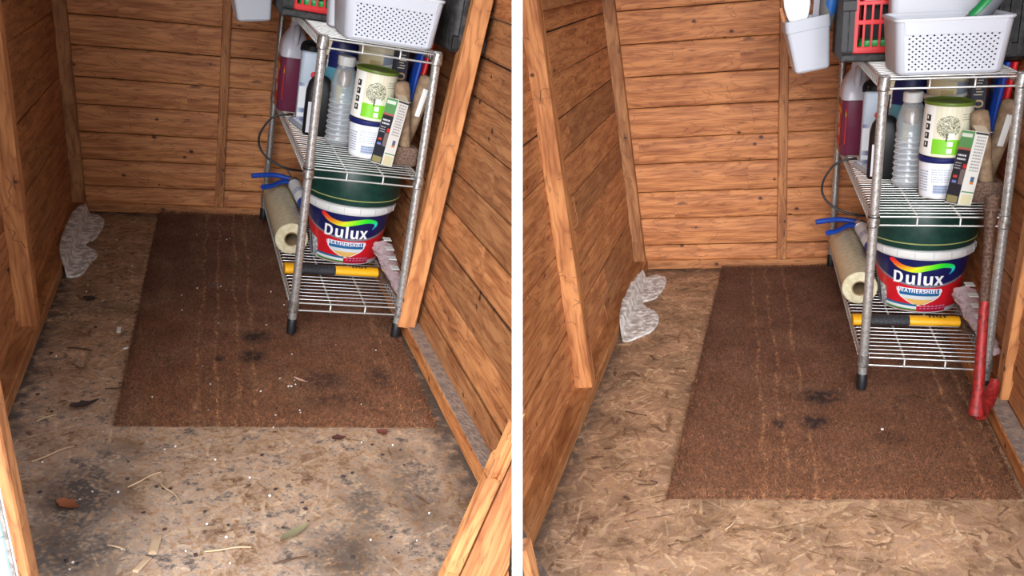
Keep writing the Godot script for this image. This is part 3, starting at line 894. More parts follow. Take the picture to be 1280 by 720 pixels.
func middle_shelf() -> void:
	var m: float = TIER[1] + 0.002
	# jug
	var o := racked("jug", "translucent jug of purple liquid at the back left of the middle tier, %s", "jug", Vector3(-0.143, m, -0.27))
	var st := S()
	stack(st, [[0.0, 0.084, 0.13, 0.02], [0.006, 0.092, 0.14, 0.024], [0.19, 0.092, 0.14, 0.024]], true, true); part("liquid", st, M.purple, o, "dark purple liquid")
	st = S()
	stack(st, [[0.191, 0.0925, 0.1405, 0.024], [0.235, 0.09, 0.136, 0.03, 0.0, 0.0], [0.265, 0.07, 0.1, 0.03, 0.004, -0.01], [0.285, 0.045, 0.05, 0.02, 0.006, -0.02], [0.31, 0.04, 0.042, 0.02, 0.006, -0.02]], false, true, 60.0); part("shoulder", st, M.milky, o, "milky empty top of the jug")
	st = S(); tube(st, spline([Vector3(0.0, 0.225, 0.055), Vector3(0.0, 0.262, 0.062), Vector3(0.004, 0.288, 0.035), Vector3(0.006, 0.29, 0.0)]), 0.011, 10); part("handle", st, M.milky, o)
	st = S(); lathe(st, [Vector2(0.019, 0.309), Vector2(0.02, 0.311), Vector2(0.02, 0.329), Vector2(0.016, 0.332)], 20, T(0.006, 0, -0.02)); part("cap", st, M.white_plastic, o)
	st = S(); quad(st, Vector3(-0.0466, 0.03, -0.05), Vector3(-0.0466, 0.03, 0.05), Vector3(-0.0466, 0.175, 0.05), Vector3(-0.0466, 0.175, -0.05)); quad(st, Vector3(-0.0466, 0.04, 0.0465), Vector3(-0.03, 0.04, 0.0712), Vector3(-0.03, 0.16, 0.0712), Vector3(-0.0466, 0.17, 0.0465)); part("label", st, mt(Color.WHITE, 0.5, 0.0, print_label(64, 96, C(214, 62, 34), [[0, 8, 64, 12, C(226, 182, 40)], [8, 24, 30, 26, C(230, 228, 222)], [30, 56, 22, 18, C(236, 234, 228)], [4, 80, 40, 8, C(180, 30, 30)]])), o, "red and orange label")
	# tall pale tin
	o = racked("tall_tin", "tall pale blue tin with black top and red spot beside the jug, %s", "tin", Vector3(-0.097, m, -0.1), Vector3(0, -6, 0))
	st = S(); stack(st, [[0.0, 0.07, 0.1, 0.012], [0.004, 0.074, 0.104, 0.014], [0.235, 0.074, 0.104, 0.014], [0.24, 0.068, 0.098, 0.014]]); part("tin", st, mt(C(196, 208, 220), 0.4, 0.1), o)
	st = S(); stack(st, [[0.24, 0.05, 0.07, 0.02], [0.246, 0.052, 0.072, 0.02], [0.256, 0.044, 0.064, 0.02]]); tube(st, spline([Vector3(-0.035, 0.242, 0.04), Vector3(-0.03, 0.262, 0.02), Vector3(0.0, 0.266, 0.0), Vector3(0.03, 0.258, -0.02)]), 0.008, 8); part("top", st, M.black, o, "black plastic top")
	st = S(); lathe(st, [Vector2(0.012, 0.0), Vector2(0.012, 0.0012)], 20, T(0.012, 0.165, 0.052, 90, 0, 0)); part("red_spot", st, M.red_plastic, o)
	st = S(); box(st, Vector3(-0.022, 0.07, 0.0525), Vector3(0.022, 0.13, 0.0012), T(0, 0, 0), 0.0004); part("label", st, mt(Color.WHITE, 0.5, 0.0, print_label(32, 96, C(236, 238, 240), dashes(3, 6, 26, 11, 8, C(70, 84, 130)))), o)
	# black bottle-shaped case
	o = racked("black_case", "upright black rounded case behind the front left post on the middle tier, %s", "case", Vector3(-0.09, m, 0.125), Vector3(0, -4, 0))
	st = S(); stack(st, [[0.0, 0.084, 0.06, 0.02], [0.004, 0.09, 0.066, 0.022], [0.14, 0.088, 0.064, 0.022], [0.17, 0.076, 0.055, 0.022], [0.188, 0.05, 0.04, 0.018], [0.193, 0.03, 0.025, 0.01]], true, true, 60.0); part("shell", st, M.black, o)
	st = S(); stack(st, [[0.01, 0.002, 0.067, 0.001], [0.165, 0.002, 0.06, 0.001]]); part("seam", st, M.rubber, o)
	st = S(); box(st, Vector3(-0.03, 0.06, 0.0338), Vector3(0.012, 0.1, 0.0014), T(0, 0, 0), 0.0004); part("label", st, M.grey_light, o)
	# ribbed water bottle
	o = racked("water_bottle", "large clear ribbed water bottle with a white cap on the middle tier, %s", "bottle", Vector3(-0.036, m, 0.24))
	st = S()
	var pr := [Vector2(0.03, 0.0), Vector2(0.04, 0.004)]
	for k in 9:
		var y := 0.016 + k * 0.017
		pr.append_array([Vector2(0.0405, y), Vector2(0.0415, y + 0.004), Vector2(0.0405, y + 0.009), Vector2(0.0375, y + 0.0125)])
	pr.append_array([Vector2(0.04, 0.176), Vector2(0.041, 0.19), Vector2(0.037, 0.215), Vector2(0.029, 0.24), Vector2(0.022, 0.252), Vector2(0.02, 0.258)])
	lathe(st, pr, 26, T(0, 0, 0), true, false, 180.0); part("bottle", st, M.clear_bottle, o)
	st = S(); lathe(st, [Vector2(0.026, 0.252), Vector2(0.0275, 0.254), Vector2(0.0275, 0.278), Vector2(0.025, 0.281)], 26); part("cap", st, M.white_plastic, o, "white screw cap")
	st = S()
	for k in 8: lathe(st, [Vector2(0.0402, 0.0185 + k * 0.017), Vector2(0.0424, 0.0205 + k * 0.017), Vector2(0.0402, 0.0225 + k * 0.017)], 26, T(0, 0, 0), false, false); 
	part("ribs", st, clear(C(236, 240, 242, 0.5), 0.15), o)
	st = S(); lathe(st, [Vector2(0.01, 0.185), Vector2(0.02, 0.19), Vector2(0.024, 0.21), Vector2(0.016, 0.235), Vector2(0.006, 0.24)], 12, T(0, 0, 0)); part("contents", st, M.worn_handle, o, "brown lump inside the neck")
	# dark blue tin behind
	o = racked("paint_tin", "dark blue tin with a teal and yellow label behind the water bottle, %s", "tin", Vector3(-0.01, m, 0.02))
	st = S(); lathe(st, [Vector2(0.058, 0.0), Vector2(0.06, 0.004), Vector2(0.06, 0.296), Vector2(0.058, 0.3), Vector2(0.052, 0.3), Vector2(0.05, 0.296)], 32); part("tin", st, M.navy, o)
	st = S(); arc_wall(st, [Vector2(0.0606, 0.1), Vector2(0.0606, 0.268)], -1.5, 1.2, 24); part("label", st, mt(Color.WHITE, 0.4, 0.0, print_label(96, 64, C(92, 158, 176), [[0, 0, 96, 20, C(22, 34, 96)], [40, 22, 12, 42, C(216, 200, 70)], [52, 30, 30, 34, C(130, 190, 200)], [46, 4, 6, 14, C(210, 220, 230)]])), o)
	# white tub
	o = racked("white_tub", "white tub with navy rim and grey print on the middle tier, %s", "tub", Vector3(0.034, m, 0.35), Vector3(0, -8, 0))
	st = S(); lathe(st, [Vector2(0.049, 0.0), Vector2(0.051, 0.003), Vector2(0.058, 0.104), Vector2(0.058, 0.108)], 32); part("tub", st, M.white_plastic, o)
	st = S(); lathe(st, [Vector2(0.06, 0.104), Vector2(0.0615, 0.106), Vector2(0.0615, 0.116), Vector2(0.059, 0.119)], 32); part("rim", st, M.navy, o, "navy lid rim")
	st = S(); arc_wall(st, [Vector2(0.0517, 0.006), Vector2(0.0583, 0.1)], -1.3, 1.3, 24); part("label", st, mt(Color.WHITE, 0.4, 0.0, print_label(192, 96, C(232, 234, 238), dashes(10, 20, 40, 8, 8, C(150, 156, 170)) + dashes(64, 14, 66, 6, 7, C(172, 178, 190)) + [[72, 60, 56, 26, C(172, 184, 206)]] + dashes(74, 62, 50, 3, 8, C(120, 132, 160)))), o)
	# cream and green tin on it
	o = racked("garden_tin", "cream and green tin with a printed tree standing on the white tub, %s", "tin", Vector3(0.037, m + 0.12, 0.35), Vector3(0, -6, -2))
	st = S(); lathe(st, [Vector2(0.06, 0.0), Vector2(0.063, 0.002), Vector2(0.063, 0.142), Vector2(0.0645, 0.144), Vector2(0.0645, 0.149), Vector2(0.061, 0.151), Vector2(0.056, 0.147)], 36, T(0, 0, 0), true, false); part("tin", st, mt(C(206, 200, 176), 0.35, 0.3), o)
	st = S(); arc_wall(st, [Vector2(0.0634, 0.003), Vector2(0.0634, 0.142)], -1.45, 1.45, 28); part("label", st, mt(Color.WHITE, 0.35, 0.0, tin_image()), o)
	st = S(); lathe(st, [Vector2(0.0648, 0.143), Vector2(0.0658, 0.146), Vector2(0.0652, 0.151), Vector2(0.061, 0.1525), Vector2(0.056, 0.148), Vector2(0.05, 0.1465), Vector2(0.03, 0.1465)], 36, T(0, 0, 0), false, true); part("lid", st, mt(C(98, 120, 42), 0.4), o, "olive green lid")
	# cream tub with bail handle
	o = racked("handled_tub", "cream and grey tub with white carry handle on the middle tier, %s", "tub", Vector3(0.1, m, 0.115), Vector3(0, -8, 0))
	st = S(); lathe(st, [Vector2(0.07, 0.0), Vector2(0.072, 0.003), Vector2(0.08, 0.3), Vector2(0.082, 0.302), Vector2(0.082, 0.315), Vector2(0.078, 0.317)], 36); part("tub", st, mt(C(226, 214, 180), 0.45), o)
	st = S(); arc_wall(st, [Vector2(0.0742, 0.06), Vector2(0.0806, 0.298)], -1.3, 1.4, 24); part("label", st, mt(Color.WHITE, 0.4, 0.0, print_label(96, 96, C(228, 214, 172), [[46, 0, 30, 96, C(142, 152, 168)], [76, 0, 20, 96, C(40, 44, 66)], [4, 26, 4, 16, C(90, 92, 90)], [10, 20, 4, 22, C(90, 92, 90)], [16, 30, 3, 12, C(120, 120, 114)], [26, 10, 16, 22, C(206, 186, 130)], [80, 10, 3, 60, C(170, 150, 110)]])), o)
	st = S()
	var hp := []
	for k in 13:
		var a := lerpf(-1.55, 1.1, k / 12.0)
		hp.append(Vector3(sin(a) * 0.089, 0.252 + 0.034 * k / 12.0 - 0.016 * sin(PI * k / 12.0), cos(a) * 0.089))
	var rs := []
	for k in 13:
		var out := Vector3(hp[k].x, 0, hp[k].z).normalized()
		var rr := PackedVector3Array()
		for e in [[0.002, 0.007], [0.002, -0.007], [-0.002, -0.007], [-0.002, 0.007]]: rr.append(hp[k] + out * e[0] + Vector3.UP * e[1])
		rs.append(rr)
	loft(st, rs, true, true, 180.0); part("handle", st, M.white_plastic, o, "white strap handle")
	# navy box with upright lettering
	o = racked("navy_carton", "dark navy carton with pale upright lettering behind the hammer handles, %s", "carton", Vector3(0.127, m, 0.265))
	st = S(); box(st, Vector3(0, 0.165, 0), Vector3(0.038, 0.33, 0.05)); part("carton", st, mt(C(32, 34, 54), 0.5), o)
	lettering("lettering", "UCO", 0.036, mt(C(190, 160, 110), 0.5), o, func(p): return Vector3(0.002 - p.y, 0.225 + p.x, 0.0256))
	for k in 6:
		st = S(); box(st, Vector3(-0.002 + 0.004 * (k % 2), 0.275 + 0.008 * k, 0.0254), Vector3(0.022 - 0.004 * (k % 3), 0.003, 0.0006), T(0, 0, 0), 0.0001); part("print_line", st, M.paper, o)
	# leaning tall box
	o = racked("leaning_box", "slim white and black card box leaning on the middle tier, %s", "box", Vector3(0.062, m + 0.006, 0.475), Vector3(-3, 30, -13))
	st = S(); box(st, Vector3(0, 0.1, 0), Vector3(0.044, 0.2, 0.05), T(0, 0, 0), 0.0015); part("box_body", st, mt(C(226, 224, 216), 0.5), o)
	st = S(); quad(st, Vector3(-0.0226, 0.002, -0.024), Vector3(-0.0226, 0.002, 0.024), Vector3(-0.0226, 0.198, 0.024), Vector3(-0.0226, 0.198, -0.024)); part("printed_side", st, mt(Color.WHITE, 0.4, 0.0, print_label(64, 192, C(44, 46, 54), [[0, 0, 64, 44, C(96, 150, 92)], [4, 6, 52, 10, C(220, 228, 214)], [0, 44, 64, 6, C(176, 96, 86)], [40, 100, 24, 40, C(120, 108, 104)], [46, 86, 16, 12, C(206, 50, 46)], [6, 172, 52, 18, C(150, 140, 96)]] + dashes(8, 62, 42, 2, 10, C(230, 230, 232)) + dashes(6, 84, 30, 3, 7, C(180, 182, 186)) + [[10, 118, 20, 7, C(206, 70, 60)], [10, 132, 22, 7, C(120, 130, 200)]])), o, "black printed side")
	st = S(); quad(st, Vector3(-0.021, 0.002, 0.0256), Vector3(0.021, 0.002, 0.0256), Vector3(0.021, 0.198, 0.0256), Vector3(-0.021, 0.198, 0.0256)); part("printed_front", st, mt(Color.WHITE, 0.45, 0.0, print_label(48, 192, C(228, 226, 218), dashes(8, 10, 34, 12, 8, C(160, 158, 156)) + [[22, 116, 14, 14, C(90, 104, 130)], [22, 130, 14, 6, C(216, 134, 60)], [0, 156, 48, 3, C(86, 140, 84)], [4, 164, 40, 26, C(218, 212, 170)], [0, 0, 48, 5, C(48, 50, 52)]])), o, "white printed front")
	st = S(); quad(st, Vector3(-0.022, 0.2, 0.025), Vector3(0.022, 0.2, 0.025), Vector3(0.026, 0.218, 0.0), Vector3(-0.02, 0.214, 0.004)); quad(st, Vector3(0.022, 0.2, 0.025), Vector3(0.022, 0.2, -0.025), Vector3(0.042, 0.206, -0.02), Vector3(0.04, 0.204, 0.022)); part("torn_flap", st, M.paper, o, "torn open flap")
	# lump hammers
	o = racked("lump_hammer", "heavy headed hammer with its round wooden handle upright behind the slim box, %s", "hammer", Vector3(0.144, m, 0.412))
	st = S(); stack(st, [[0.0, 0.07, 0.05, 0.01], [0.005, 0.078, 0.056, 0.012], [0.052, 0.078, 0.056, 0.012], [0.057, 0.07, 0.05, 0.01]], true, true, 60.0); part("head", st, M.stone, o, "rough brown head")
	st = S(); tube(st, [Vector3(-0.002, 0.055, 0), Vector3(-0.01, 0.11, 0), Vector3(-0.022, 0.17, 0.0), Vector3(-0.033, 0.225, 0.0), Vector3(-0.037, 0.247, 0), Vector3(-0.038, 0.252, 0)], [0.019, 0.018, 0.021, 0.024, 0.021, 0.012], 16); part("handle", st, M.worn_handle, o)
	o = racked("wooden_hammer", "hammer with white sticker on its worn handle, middle tier, %s", "hammer", Vector3(0.158, m, 0.354))
	st = S(); stack(st, [[0.0, 0.06, 0.044, 0.008], [0.004, 0.066, 0.05, 0.01], [0.05, 0.066, 0.05, 0.01], [0.054, 0.06, 0.044, 0.008]], true, true, 60.0, T(-0.01, 0, 0)); part("head", st, M.stone, o)
	st = S(); tube(st, [Vector3(-0.002, 0.052, 0), Vector3(0.008, 0.11, 0.01), Vector3(0.022, 0.19, 0.02), Vector3(0.03, 0.245, 0.026), Vector3(0.033, 0.268, 0.028), Vector3(0.034, 0.274, 0.028)], [0.018, 0.02, 0.024, 0.026, 0.024, 0.014], 16); part("handle", st, M.worn_handle, o)
	st = S(); arc_wall(st, [Vector2(0.0242, -0.045), Vector2(0.0258, 0.045)], -0.35, 0.3, 6)
	var sk := part("sticker", st, M.white_plastic, o, "white torn sticker"); sk.transform = T(0.0215, 0.195, 0.0205, 6, 0, -9)
	# blue and red sheets on edge
	for e in [["blue_tray", "curved blue plastic tray standing on edge behind the hammers, %s", 0.0, M.blue_plastic], ["red_tray", "curved red plastic tray standing on edge beside the blue one, %s", 0.019, M.red_plastic]]:
		o = racked(e[0], e[1], "tray", Vector3(0.166 + e[2], m, 0.25))
		st = S()
		rs = []
		for k in 12:
			var t := k / 11.0
			var x := 0.03 * pow(t, 1.6) - 0.008
			var y := t * 0.365
			rs.append(PackedVector3Array([Vector3(x + 0.0055, y, -0.045), Vector3(x - 0.0055, y, -0.045), Vector3(x - 0.0055, y, 0.06), Vector3(x + 0.0055, y, 0.06)]))
		loft(st, rs, true, true, 180.0); part("sheet", st, e[3], o)
		st = S(); tube(st, [Vector3(-0.008, 0.0, 0.061), Vector3(-0.004, 0.12, 0.061), Vector3(0.008, 0.25, 0.061), Vector3(0.0218, 0.365, 0.061)], 0.0075, 8); part("rim", st, e[3], o)
	# small silver blister packet
	o = racked("blister_pack", "small pale blue sachet at the left edge of the middle tier, %s", "sachet", Vector3(-0.132, m, 0.04), Vector3(0, 12, 0))
	st = S(); stack(st, [[0.0, 0.024, 0.17, 0.006], [0.006, 0.03, 0.18, 0.008], [0.016, 0.022, 0.165, 0.008]], true, true, 60.0); part("sachet", st, mt(C(178, 196, 208), 0.25, 0.2), o)
	for k in 5:
		st = S(); lathe(st, [Vector2(0.008, 0.015), Vector2(0.006, 0.019), Vector2(0.002, 0.02)], 10, T(0, 0, -0.06 + k * 0.028)); part("blister", st, M.milky, o)
	# tag on a string
	o = racked("paper_tag", "beige paper tag with keys hanging under the top tier, %s", "tag", Vector3(-0.11, TIER[2] - 0.006, 0.36))
	st = S(); tube(st, [Vector3(0, 0, 0), Vector3(0.001, -0.02, 0)], 0.001, 5); part("string", st, M.paper, o)
	st = S(); box(st, Vector3(0, -0.044, 0), Vector3(0.022, 0.048, 0.0014), T(0, 0, 0, 0, 20, -12), 0.0004); part("tag_card", st, M.paper, o)
	for k in 2:
		st = S(); tube(st, [Vector3(-0.012 + k * 0.008, -0.066, 0.003), Vector3(-0.014 + k * 0.01, -0.104, 0.003)], [0.004, 0.0025], 6); part("key", st, M.chrome, o)
	# cable loop
	o = racked("cable", "black cable looping out of the left side of the middle tier, %s", "cable", Vector3(-0.16, m, -0.12))
	st = S(); tube(st, spline([Vector3(0.018, 0.012, 0.02), Vector3(0.0, 0.013, 0.03), Vector3(-0.05, -0.005, 0.03), Vector3(-0.085, -0.06, 0.03), Vector3(-0.085, -0.11, 0.03), Vector3(-0.05, -0.15, 0.04), Vector3(0.02, -0.176, 0.05), Vector3(0.1, -0.185, 0.02)], 8), 0.0038, 8); part("flex", st, M.cable, o)

# ------------------------------------------------------------------ top shelf
func tapered_bin(st: SurfaceTool, w0: float, d0: float, w1: float, d1: float, h: float, th := 0.003, r := 0.02, rim := 0.0) -> void:
	var rows := [[0.0, w0 - 0.01, d0 - 0.01, r], [0.006, w0, d0, r], [h - 0.012, w1, d1, r]]
	if rim > 0.0: rows += [[h - 0.012, w1 + rim, d1 + rim, r]]
	rows += [[h, w1 + rim, d1 + rim, r], [h, w1 - th * 2, d1 - th * 2, r], [0.012, w0 - th * 2, d0 - th * 2, r]]
	stack(st, rows, true, true, 30.0)

func top_shelf() -> void:
	var t: float = TIER[2] + 0.003
	# perforated basket
	var up := T(0, 0.0, 0.0)
	var o := racked("perforated_basket", "pale grey plastic basket with a perforated front on the top tier, %s", "basket", Vector3(0.022, t, 0.455), Vector3(0, 2, 0), "", T(-0.03, 0.0, 0.0))
	var H := 0.14
	var w0 := 0.255
	var w1 := 0.28
	var d0 := 0.19
	var d1 := 0.215
	var fx := func(u: float, y: float, off: float) -> Vector3:
		var k := y / H
		return Vector3(u * lerpf(w0, w1, k) / 2, y, lerpf(d0, d1, k) / 2 + off)
	# shell without the pierced field: outer skin as a stack, front field cut out and filled with the pierced sheet
	var st := S()
	for f in [0, 1]:
		var ins := 0.0 if f == 0 else 0.003
		var rows := []
		for y in [0.0, 0.008, H]:
			var k: float = y / H
			var tw := lerpf(w0, w1, k) - ins * 2 - (0.012 if y == 0.0 else 0.0)
			var td := lerpf(d0, d1, k) - ins * 2 - (0.012 if y == 0.0 else 0.0)
			rows.append(rrect(y + ins, tw, td, 0.024))
		var n: int = rows[0].size()
		sg += 1
		for i in 2:
			for j in n:
				var jj := (j + 1) % n
				# skip the front face's flat run
				var flat: bool = absf(rows[1][j].z - rows[1][jj].z) < 1e-5 and rows[1][j].z > 0.0
				if flat and i == 1: continue
				var q := [rows[i][j], rows[i][jj], rows[i + 1][jj], rows[i + 1][j]]
				if f == 0: quad(st, q[0], q[1], q[2], q[3], Vector2.ZERO, Vector2.ZERO, Vector2.ZERO, Vector2.ZERO, sg)
				else: quad(st, q[3], q[2], q[1], q[0], Vector2.ZERO, Vector2.ZERO, Vector2.ZERO, Vector2.ZERO, sg)
		var base: PackedVector3Array = rows[0]
		var c := Vector3(0, base[0].y, 0)
		for j in n:
			if f == 0: tri(st, c, base[(j + 1) % n], base[j])
			else: tri(st, c, base[j], base[(j + 1) % n])
	part("shell", st, M.grey_plastic, o)
	st = S()
	var ring0 := []
	for e in [[H - 0.006, 0.004], [H - 0.002, 0.008], [H + 0.002, 0.006], [H + 0.002, -0.006], [H - 0.004, -0.008]]:
		ring0.append(rrect(e[0], w1 + e[1], d1 + e[1], 0.026))
	loft(st, ring0, false, false, 180.0); part("rim", st, M.grey_light, o)
	# pierced front: cells with a diamond hole
	st = S()
	var nx := 26
	var ny := 14
	var u_in := 0.86
	var y0 := 0.012
	var y1 := 0.102
	var flat0 := (lerpf(w0, w1, 0.05) - 0.048) / lerpf(w0, w1, 0.05)
	for i in nx:
		for j in ny:
			var ua := lerpf(-0.8, 0.8, float(i) / nx)
			var ub := lerpf(-0.8, 0.8, float(i + 1) / nx)
			var ya := lerpf(y0, y1, float(j) / ny)
			var yb := lerpf(y0, y1, float(j + 1) / ny)
			var um := (ua + ub) / 2
			var ym := (ya + yb) / 2
			var P := [Vector2(ua, ya), Vector2(ub, ya), Vector2(ub, yb), Vector2(ua, yb)]
			if (i + j) % 2 == 1:
				quad(st, fx.call(ua, ya, 0.0), fx.call(ub, ya, 0.0), fx.call(ub, yb, 0.0), fx.call(ua, yb, 0.0))
				continue
			var hu := (ub - ua) * 0.4
			var hy := (yb - ya) * 0.42
			var Q := [Vector2(um, ym - hy), Vector2(um + hu, ym), Vector2(um, ym + hy), Vector2(um - hu, ym)]
			for e in 4:
				var a: Vector2 = P[e]
				var b: Vector2 = P[(e + 1) % 4]
				var qa: Vector2 = Q[e]
				var qb: Vector2 = Q[(e + 1) % 4]
				tri(st, fx.call(a.x, a.y, 0.0), fx.call(b.x, b.y, 0.0), fx.call(qa.x, qa.y, 0.0))
				tri(st, fx.call(b.x, b.y, 0.0), fx.call(qb.x, qb.y, 0.0), fx.call(qa.x, qa.y, 0.0))
				quad(st, fx.call(qa.x, qa.y, 0.0), fx.call(qb.x, qb.y, 0.0), fx.call(qb.x, qb.y, -0.003), fx.call(qa.x, qa.y, -0.003))
	part("pierced_front", st, M.grey_plastic, o, "grid of small diamond holes", "stuff")
	# margins of the front
	st = S()
	var e0 := 0.845
	for sd in [-1.0, 1.0]:
		var p := [fx.call(sd * 0.8, 0.008, 0.0), fx.call(sd * e0, 0.008, 0.0), fx.call(sd * 0.87, H, 0.0), fx.call(sd * 0.8, H, 0.0)]
		if sd > 0: quad(st, p[0], p[1], p[2], p[3])
		else: quad(st, p[3], p[2], p[1], p[0])
	quad(st, fx.call(-0.8, 0.008, 0.0), fx.call(0.8, 0.008, 0.0), fx.call(0.8, y0, 0.0), fx.call(-0.8, y0, 0.0))
	quad(st, fx.call(-0.8, y1, 0.0), fx.call(0.8, y1, 0.0), fx.call(0.8, y1, 0.0025), fx.call(-0.8, y1, 0.0025))
	quad(st, fx.call(-0.84, y1, 0.0025), fx.call(0.84, y1, 0.0025), fx.call(0.87, H, 0.0025), fx.call(-0.87, H, 0.0025))
	part("front_band", st, M.grey_plastic, o)
	# something dark fills the basket's inside
	o = racked("dark_cloth", "dark folded cloth lying inside the perforated basket, %s", "cloth", Vector3(0.022, t + 0.018, 0.455), Vector3(0, 2, 0), "", T(-0.03, 0, 0))
	st = S(); stack(st, [[0.0, 0.22, 0.15, 0.02], [0.01, 0.235, 0.165, 0.02], [0.07, 0.24, 0.175, 0.02], [0.085, 0.22, 0.15, 0.02]]); part("folds", st, mt(C(60, 62, 68), 0.95), o)
	# taller bin standing in the basket
	o = racked("grey_bin", "tall smooth grey plastic bin standing behind the perforated basket front, %s", "bin", Vector3(-0.01, t, 0.283))
	st = S(); tapered_bin(st, 0.21, 0.08, 0.25, 0.1, 0.32, 0.003, 0.02, 0.008); part("bin", st, M.grey_light, o)
	st = S(); box(st, Vector3(0.002, 0.226, 0.0495), Vector3(0.085, 0.04, 0.0014), T(0, 0, 0, 3, 0, 0), 0.0003); part("paper_label", st, mt(C(222, 218, 208), 0.7), o, "white paper label")
	# tool with green and grey handle
	o = racked("hand_tool", "hand tool with green and grey grip across the perforated basket, %s", "hand tool", Vector3(0.045, t + 0.115, 0.45))
	var sp := spline([Vector3(-0.005, -0.005, 0.02), Vector3(0.022, 0.022, 0.03), Vector3(0.055, 0.06, 0.02), Vector3(0.095, 0.105, 0.0), Vector3(0.13, 0.14, -0.02)])
	var rd := []
	for k in sp.size(): rd.append(lerpf(0.024, 0.018, float(k) / sp.size()) * (0.55 if k == 0 else 1.0))
	st = S(); tube(st, sp, rd, 14); part("grip", st, mt(C(104, 106, 112), 0.5), o)
	st = S(); tube(st, sp.slice(4, 19).map(func(q): return q + Vector3(-0.006, 0.008, 0.004)), 0.0165, 12); part("grip_inlay", st, M.green_plastic, o, "green soft inlay")
	# black crate with red basket
	o = racked("black_crate", "black plastic crate holding a red basket on the top tier, %s", "crate", Vector3(-0.06, t, 0.03), Vector3.ZERO, "", T(0.0, 0.0, 0.03))
	st = S(); box(st, Vector3(0, 0.011, 0), Vector3(0.36, 0.022, 0.33), T(0, 0, 0), 0.004); part("base", st, M.black_dust, o)
	for sd in [-1, 1]:
		st = S(); box(st, Vector3(sd * 0.165, 0.16, 0), Vector3(0.03, 0.276, 0.33), T(0, 0, 0), 0.004); part("side", st, M.black_dust, o)
		for k in 2:
			st = S(); box(st, Vector3(sd * 0.165, 0.16 , 0.167), Vector3(0.014, 0.26, 0.006), T((k - 0.5) * 0.018, 0, 0), 0.001); part("rib", st, M.black, o)
	st = S(); box(st, Vector3(-0.165, 0.16, 0.172), Vector3(0.036, 0.03, 0.012), T(0, 0, 0), 0.002); part("latch", st, M.black, o)
	st = S(); box(st, Vector3(0, 0.16, -0.155), Vector3(0.36, 0.276, 0.02)); part("back", st, M.black_dust, o)
	o = racked("red_basket", "red slotted plastic basket inside the black crate, %s", "basket", Vector3(-0.06, t + 0.0225, 0.07), Vector3.ZERO, "", T(0.0, 0.0, 0.03))
	st = S(); box(st, Vector3(0, 0.004, 0), Vector3(0.29, 0.008, 0.22)); part("base", st, M.red_plastic, o)
	st = S()
	for y in [0.012, 0.088, 0.142, 0.222, 0.262]: box(st, Vector3(0, y, 0.108), Vector3(0.296, 0.014 if y != 0.142 else 0.012, 0.006))
	for k in 9:
		var w := 0.012 if k == 0 or k == 16 else 0.0062
		box(st, Vector3(lerpf(-0.143, 0.143, k / 13.0), 0.135, 0.108), Vector3(w, 0.265, 0.0055))
	part("front_grid", st, M.red_plastic, o)
	for sd in [-1, 1]:
		st = S(); box(st, Vector3(sd * 0.1455, 0.135, 0), Vector3(0.005, 0.27, 0.22)); part("side", st, M.red_plastic, o)
	st = S(); box(st, Vector3(0, 0.135, -0.108), Vector3(0.29, 0.27, 0.005)); part("back", st, M.red_plastic, o)
	o = racked("green_pouch", "bright green packet at the bottom of the red basket, %s", "packet", Vector3(-0.1, t + 0.032, 0.11), Vector3.ZERO, "", T(0, 0, 0.03))
	st = S(); stack(st, [[0.0, 0.17, 0.08, 0.02], [0.008, 0.18, 0.09, 0.02], [0.024, 0.17, 0.085, 0.02]], true, true, 60.0); part("pouch", st, mt(C(32, 170, 84), 0.4), o)
	o = racked("dark_box", "dark grey box standing in the red basket, %s", "box", Vector3(-0.06, t + 0.032, 0.02), Vector3.ZERO, "", T(0, 0, 0.03))
	st = S(); box(st, Vector3(0, 0.06, 0), Vector3(0.22, 0.12, 0.06)); part("box_body", st, mt(C(52, 48, 48), 0.6), o)
	o = racked("white_pot", "white pot with a pale rim inside the red basket, %s", "pot", Vector3(-0.115, t + 0.152, 0.06), Vector3.ZERO, "", T(0, 0, 0.03))
	st = S(); tapered_bin(st, 0.12, 0.06, 0.13, 0.07, 0.06, 0.002, 0.02, 0.006); part("pot", st, M.white_plastic, o)
	o = racked("white_bag", "crumpled white and pink bag at the top of the red basket, %s", "bag", Vector3(-0.12, t + 0.214, 0.05), Vector3.ZERO, "", T(0, 0, 0.03))
	var n := noise(1.0, 3, 12)
	var rs := []
	for i in 12:
		var rr := PackedVector3Array()
		for j in 16:
			var a := TAU * j / 16.0
			var k := 0.05 * sin(PI * (0.12 + 0.8 * i / 11.0)) * (1.0 + 0.5 * n.get_noise_2d(cos(a) * 2 + i * 0.6, sin(a) * 2))
			rr.append(Vector3(cos(a) * k * 1.25, i * 0.008, -sin(a) * k * 0.8))
		rs.append(rr)
	st = S(); loft(st, rs, true, true, 25.0); part("bag", st, mt(C(228, 206, 206), 0.5), o)
	# black hard case at the right
	o = racked("hard_case", "ribbed black hard case on the right of the top tier, %s", "case", Vector3(0.258, t + 0.002, 0.385), Vector3.ZERO, "", T(-0.08, 0.0, -0.2))
	st = S(); stack(st, [[0.0, 0.09, 0.26, 0.02], [0.008, 0.1, 0.28, 0.022], [0.2, 0.108, 0.29, 0.022], [0.212, 0.1, 0.28, 0.02]]); part("shell", st, M.black_dust, o)
	for k in 3:
		st = S(); box(st, Vector3(-0.028 + k * 0.028, 0.105, 0.146), Vector3(0.012, 0.17, 0.012), T(0, 0, 0, 2, 0, 0), 0.003); part("rib", st, M.black_dust, o)
	st = S(); box(st, Vector3(0, 0.03, 0.144), Vector3(0.1, 0.04, 0.012), T(0, 0, 0), 0.003); part("band", st, M.black, o)
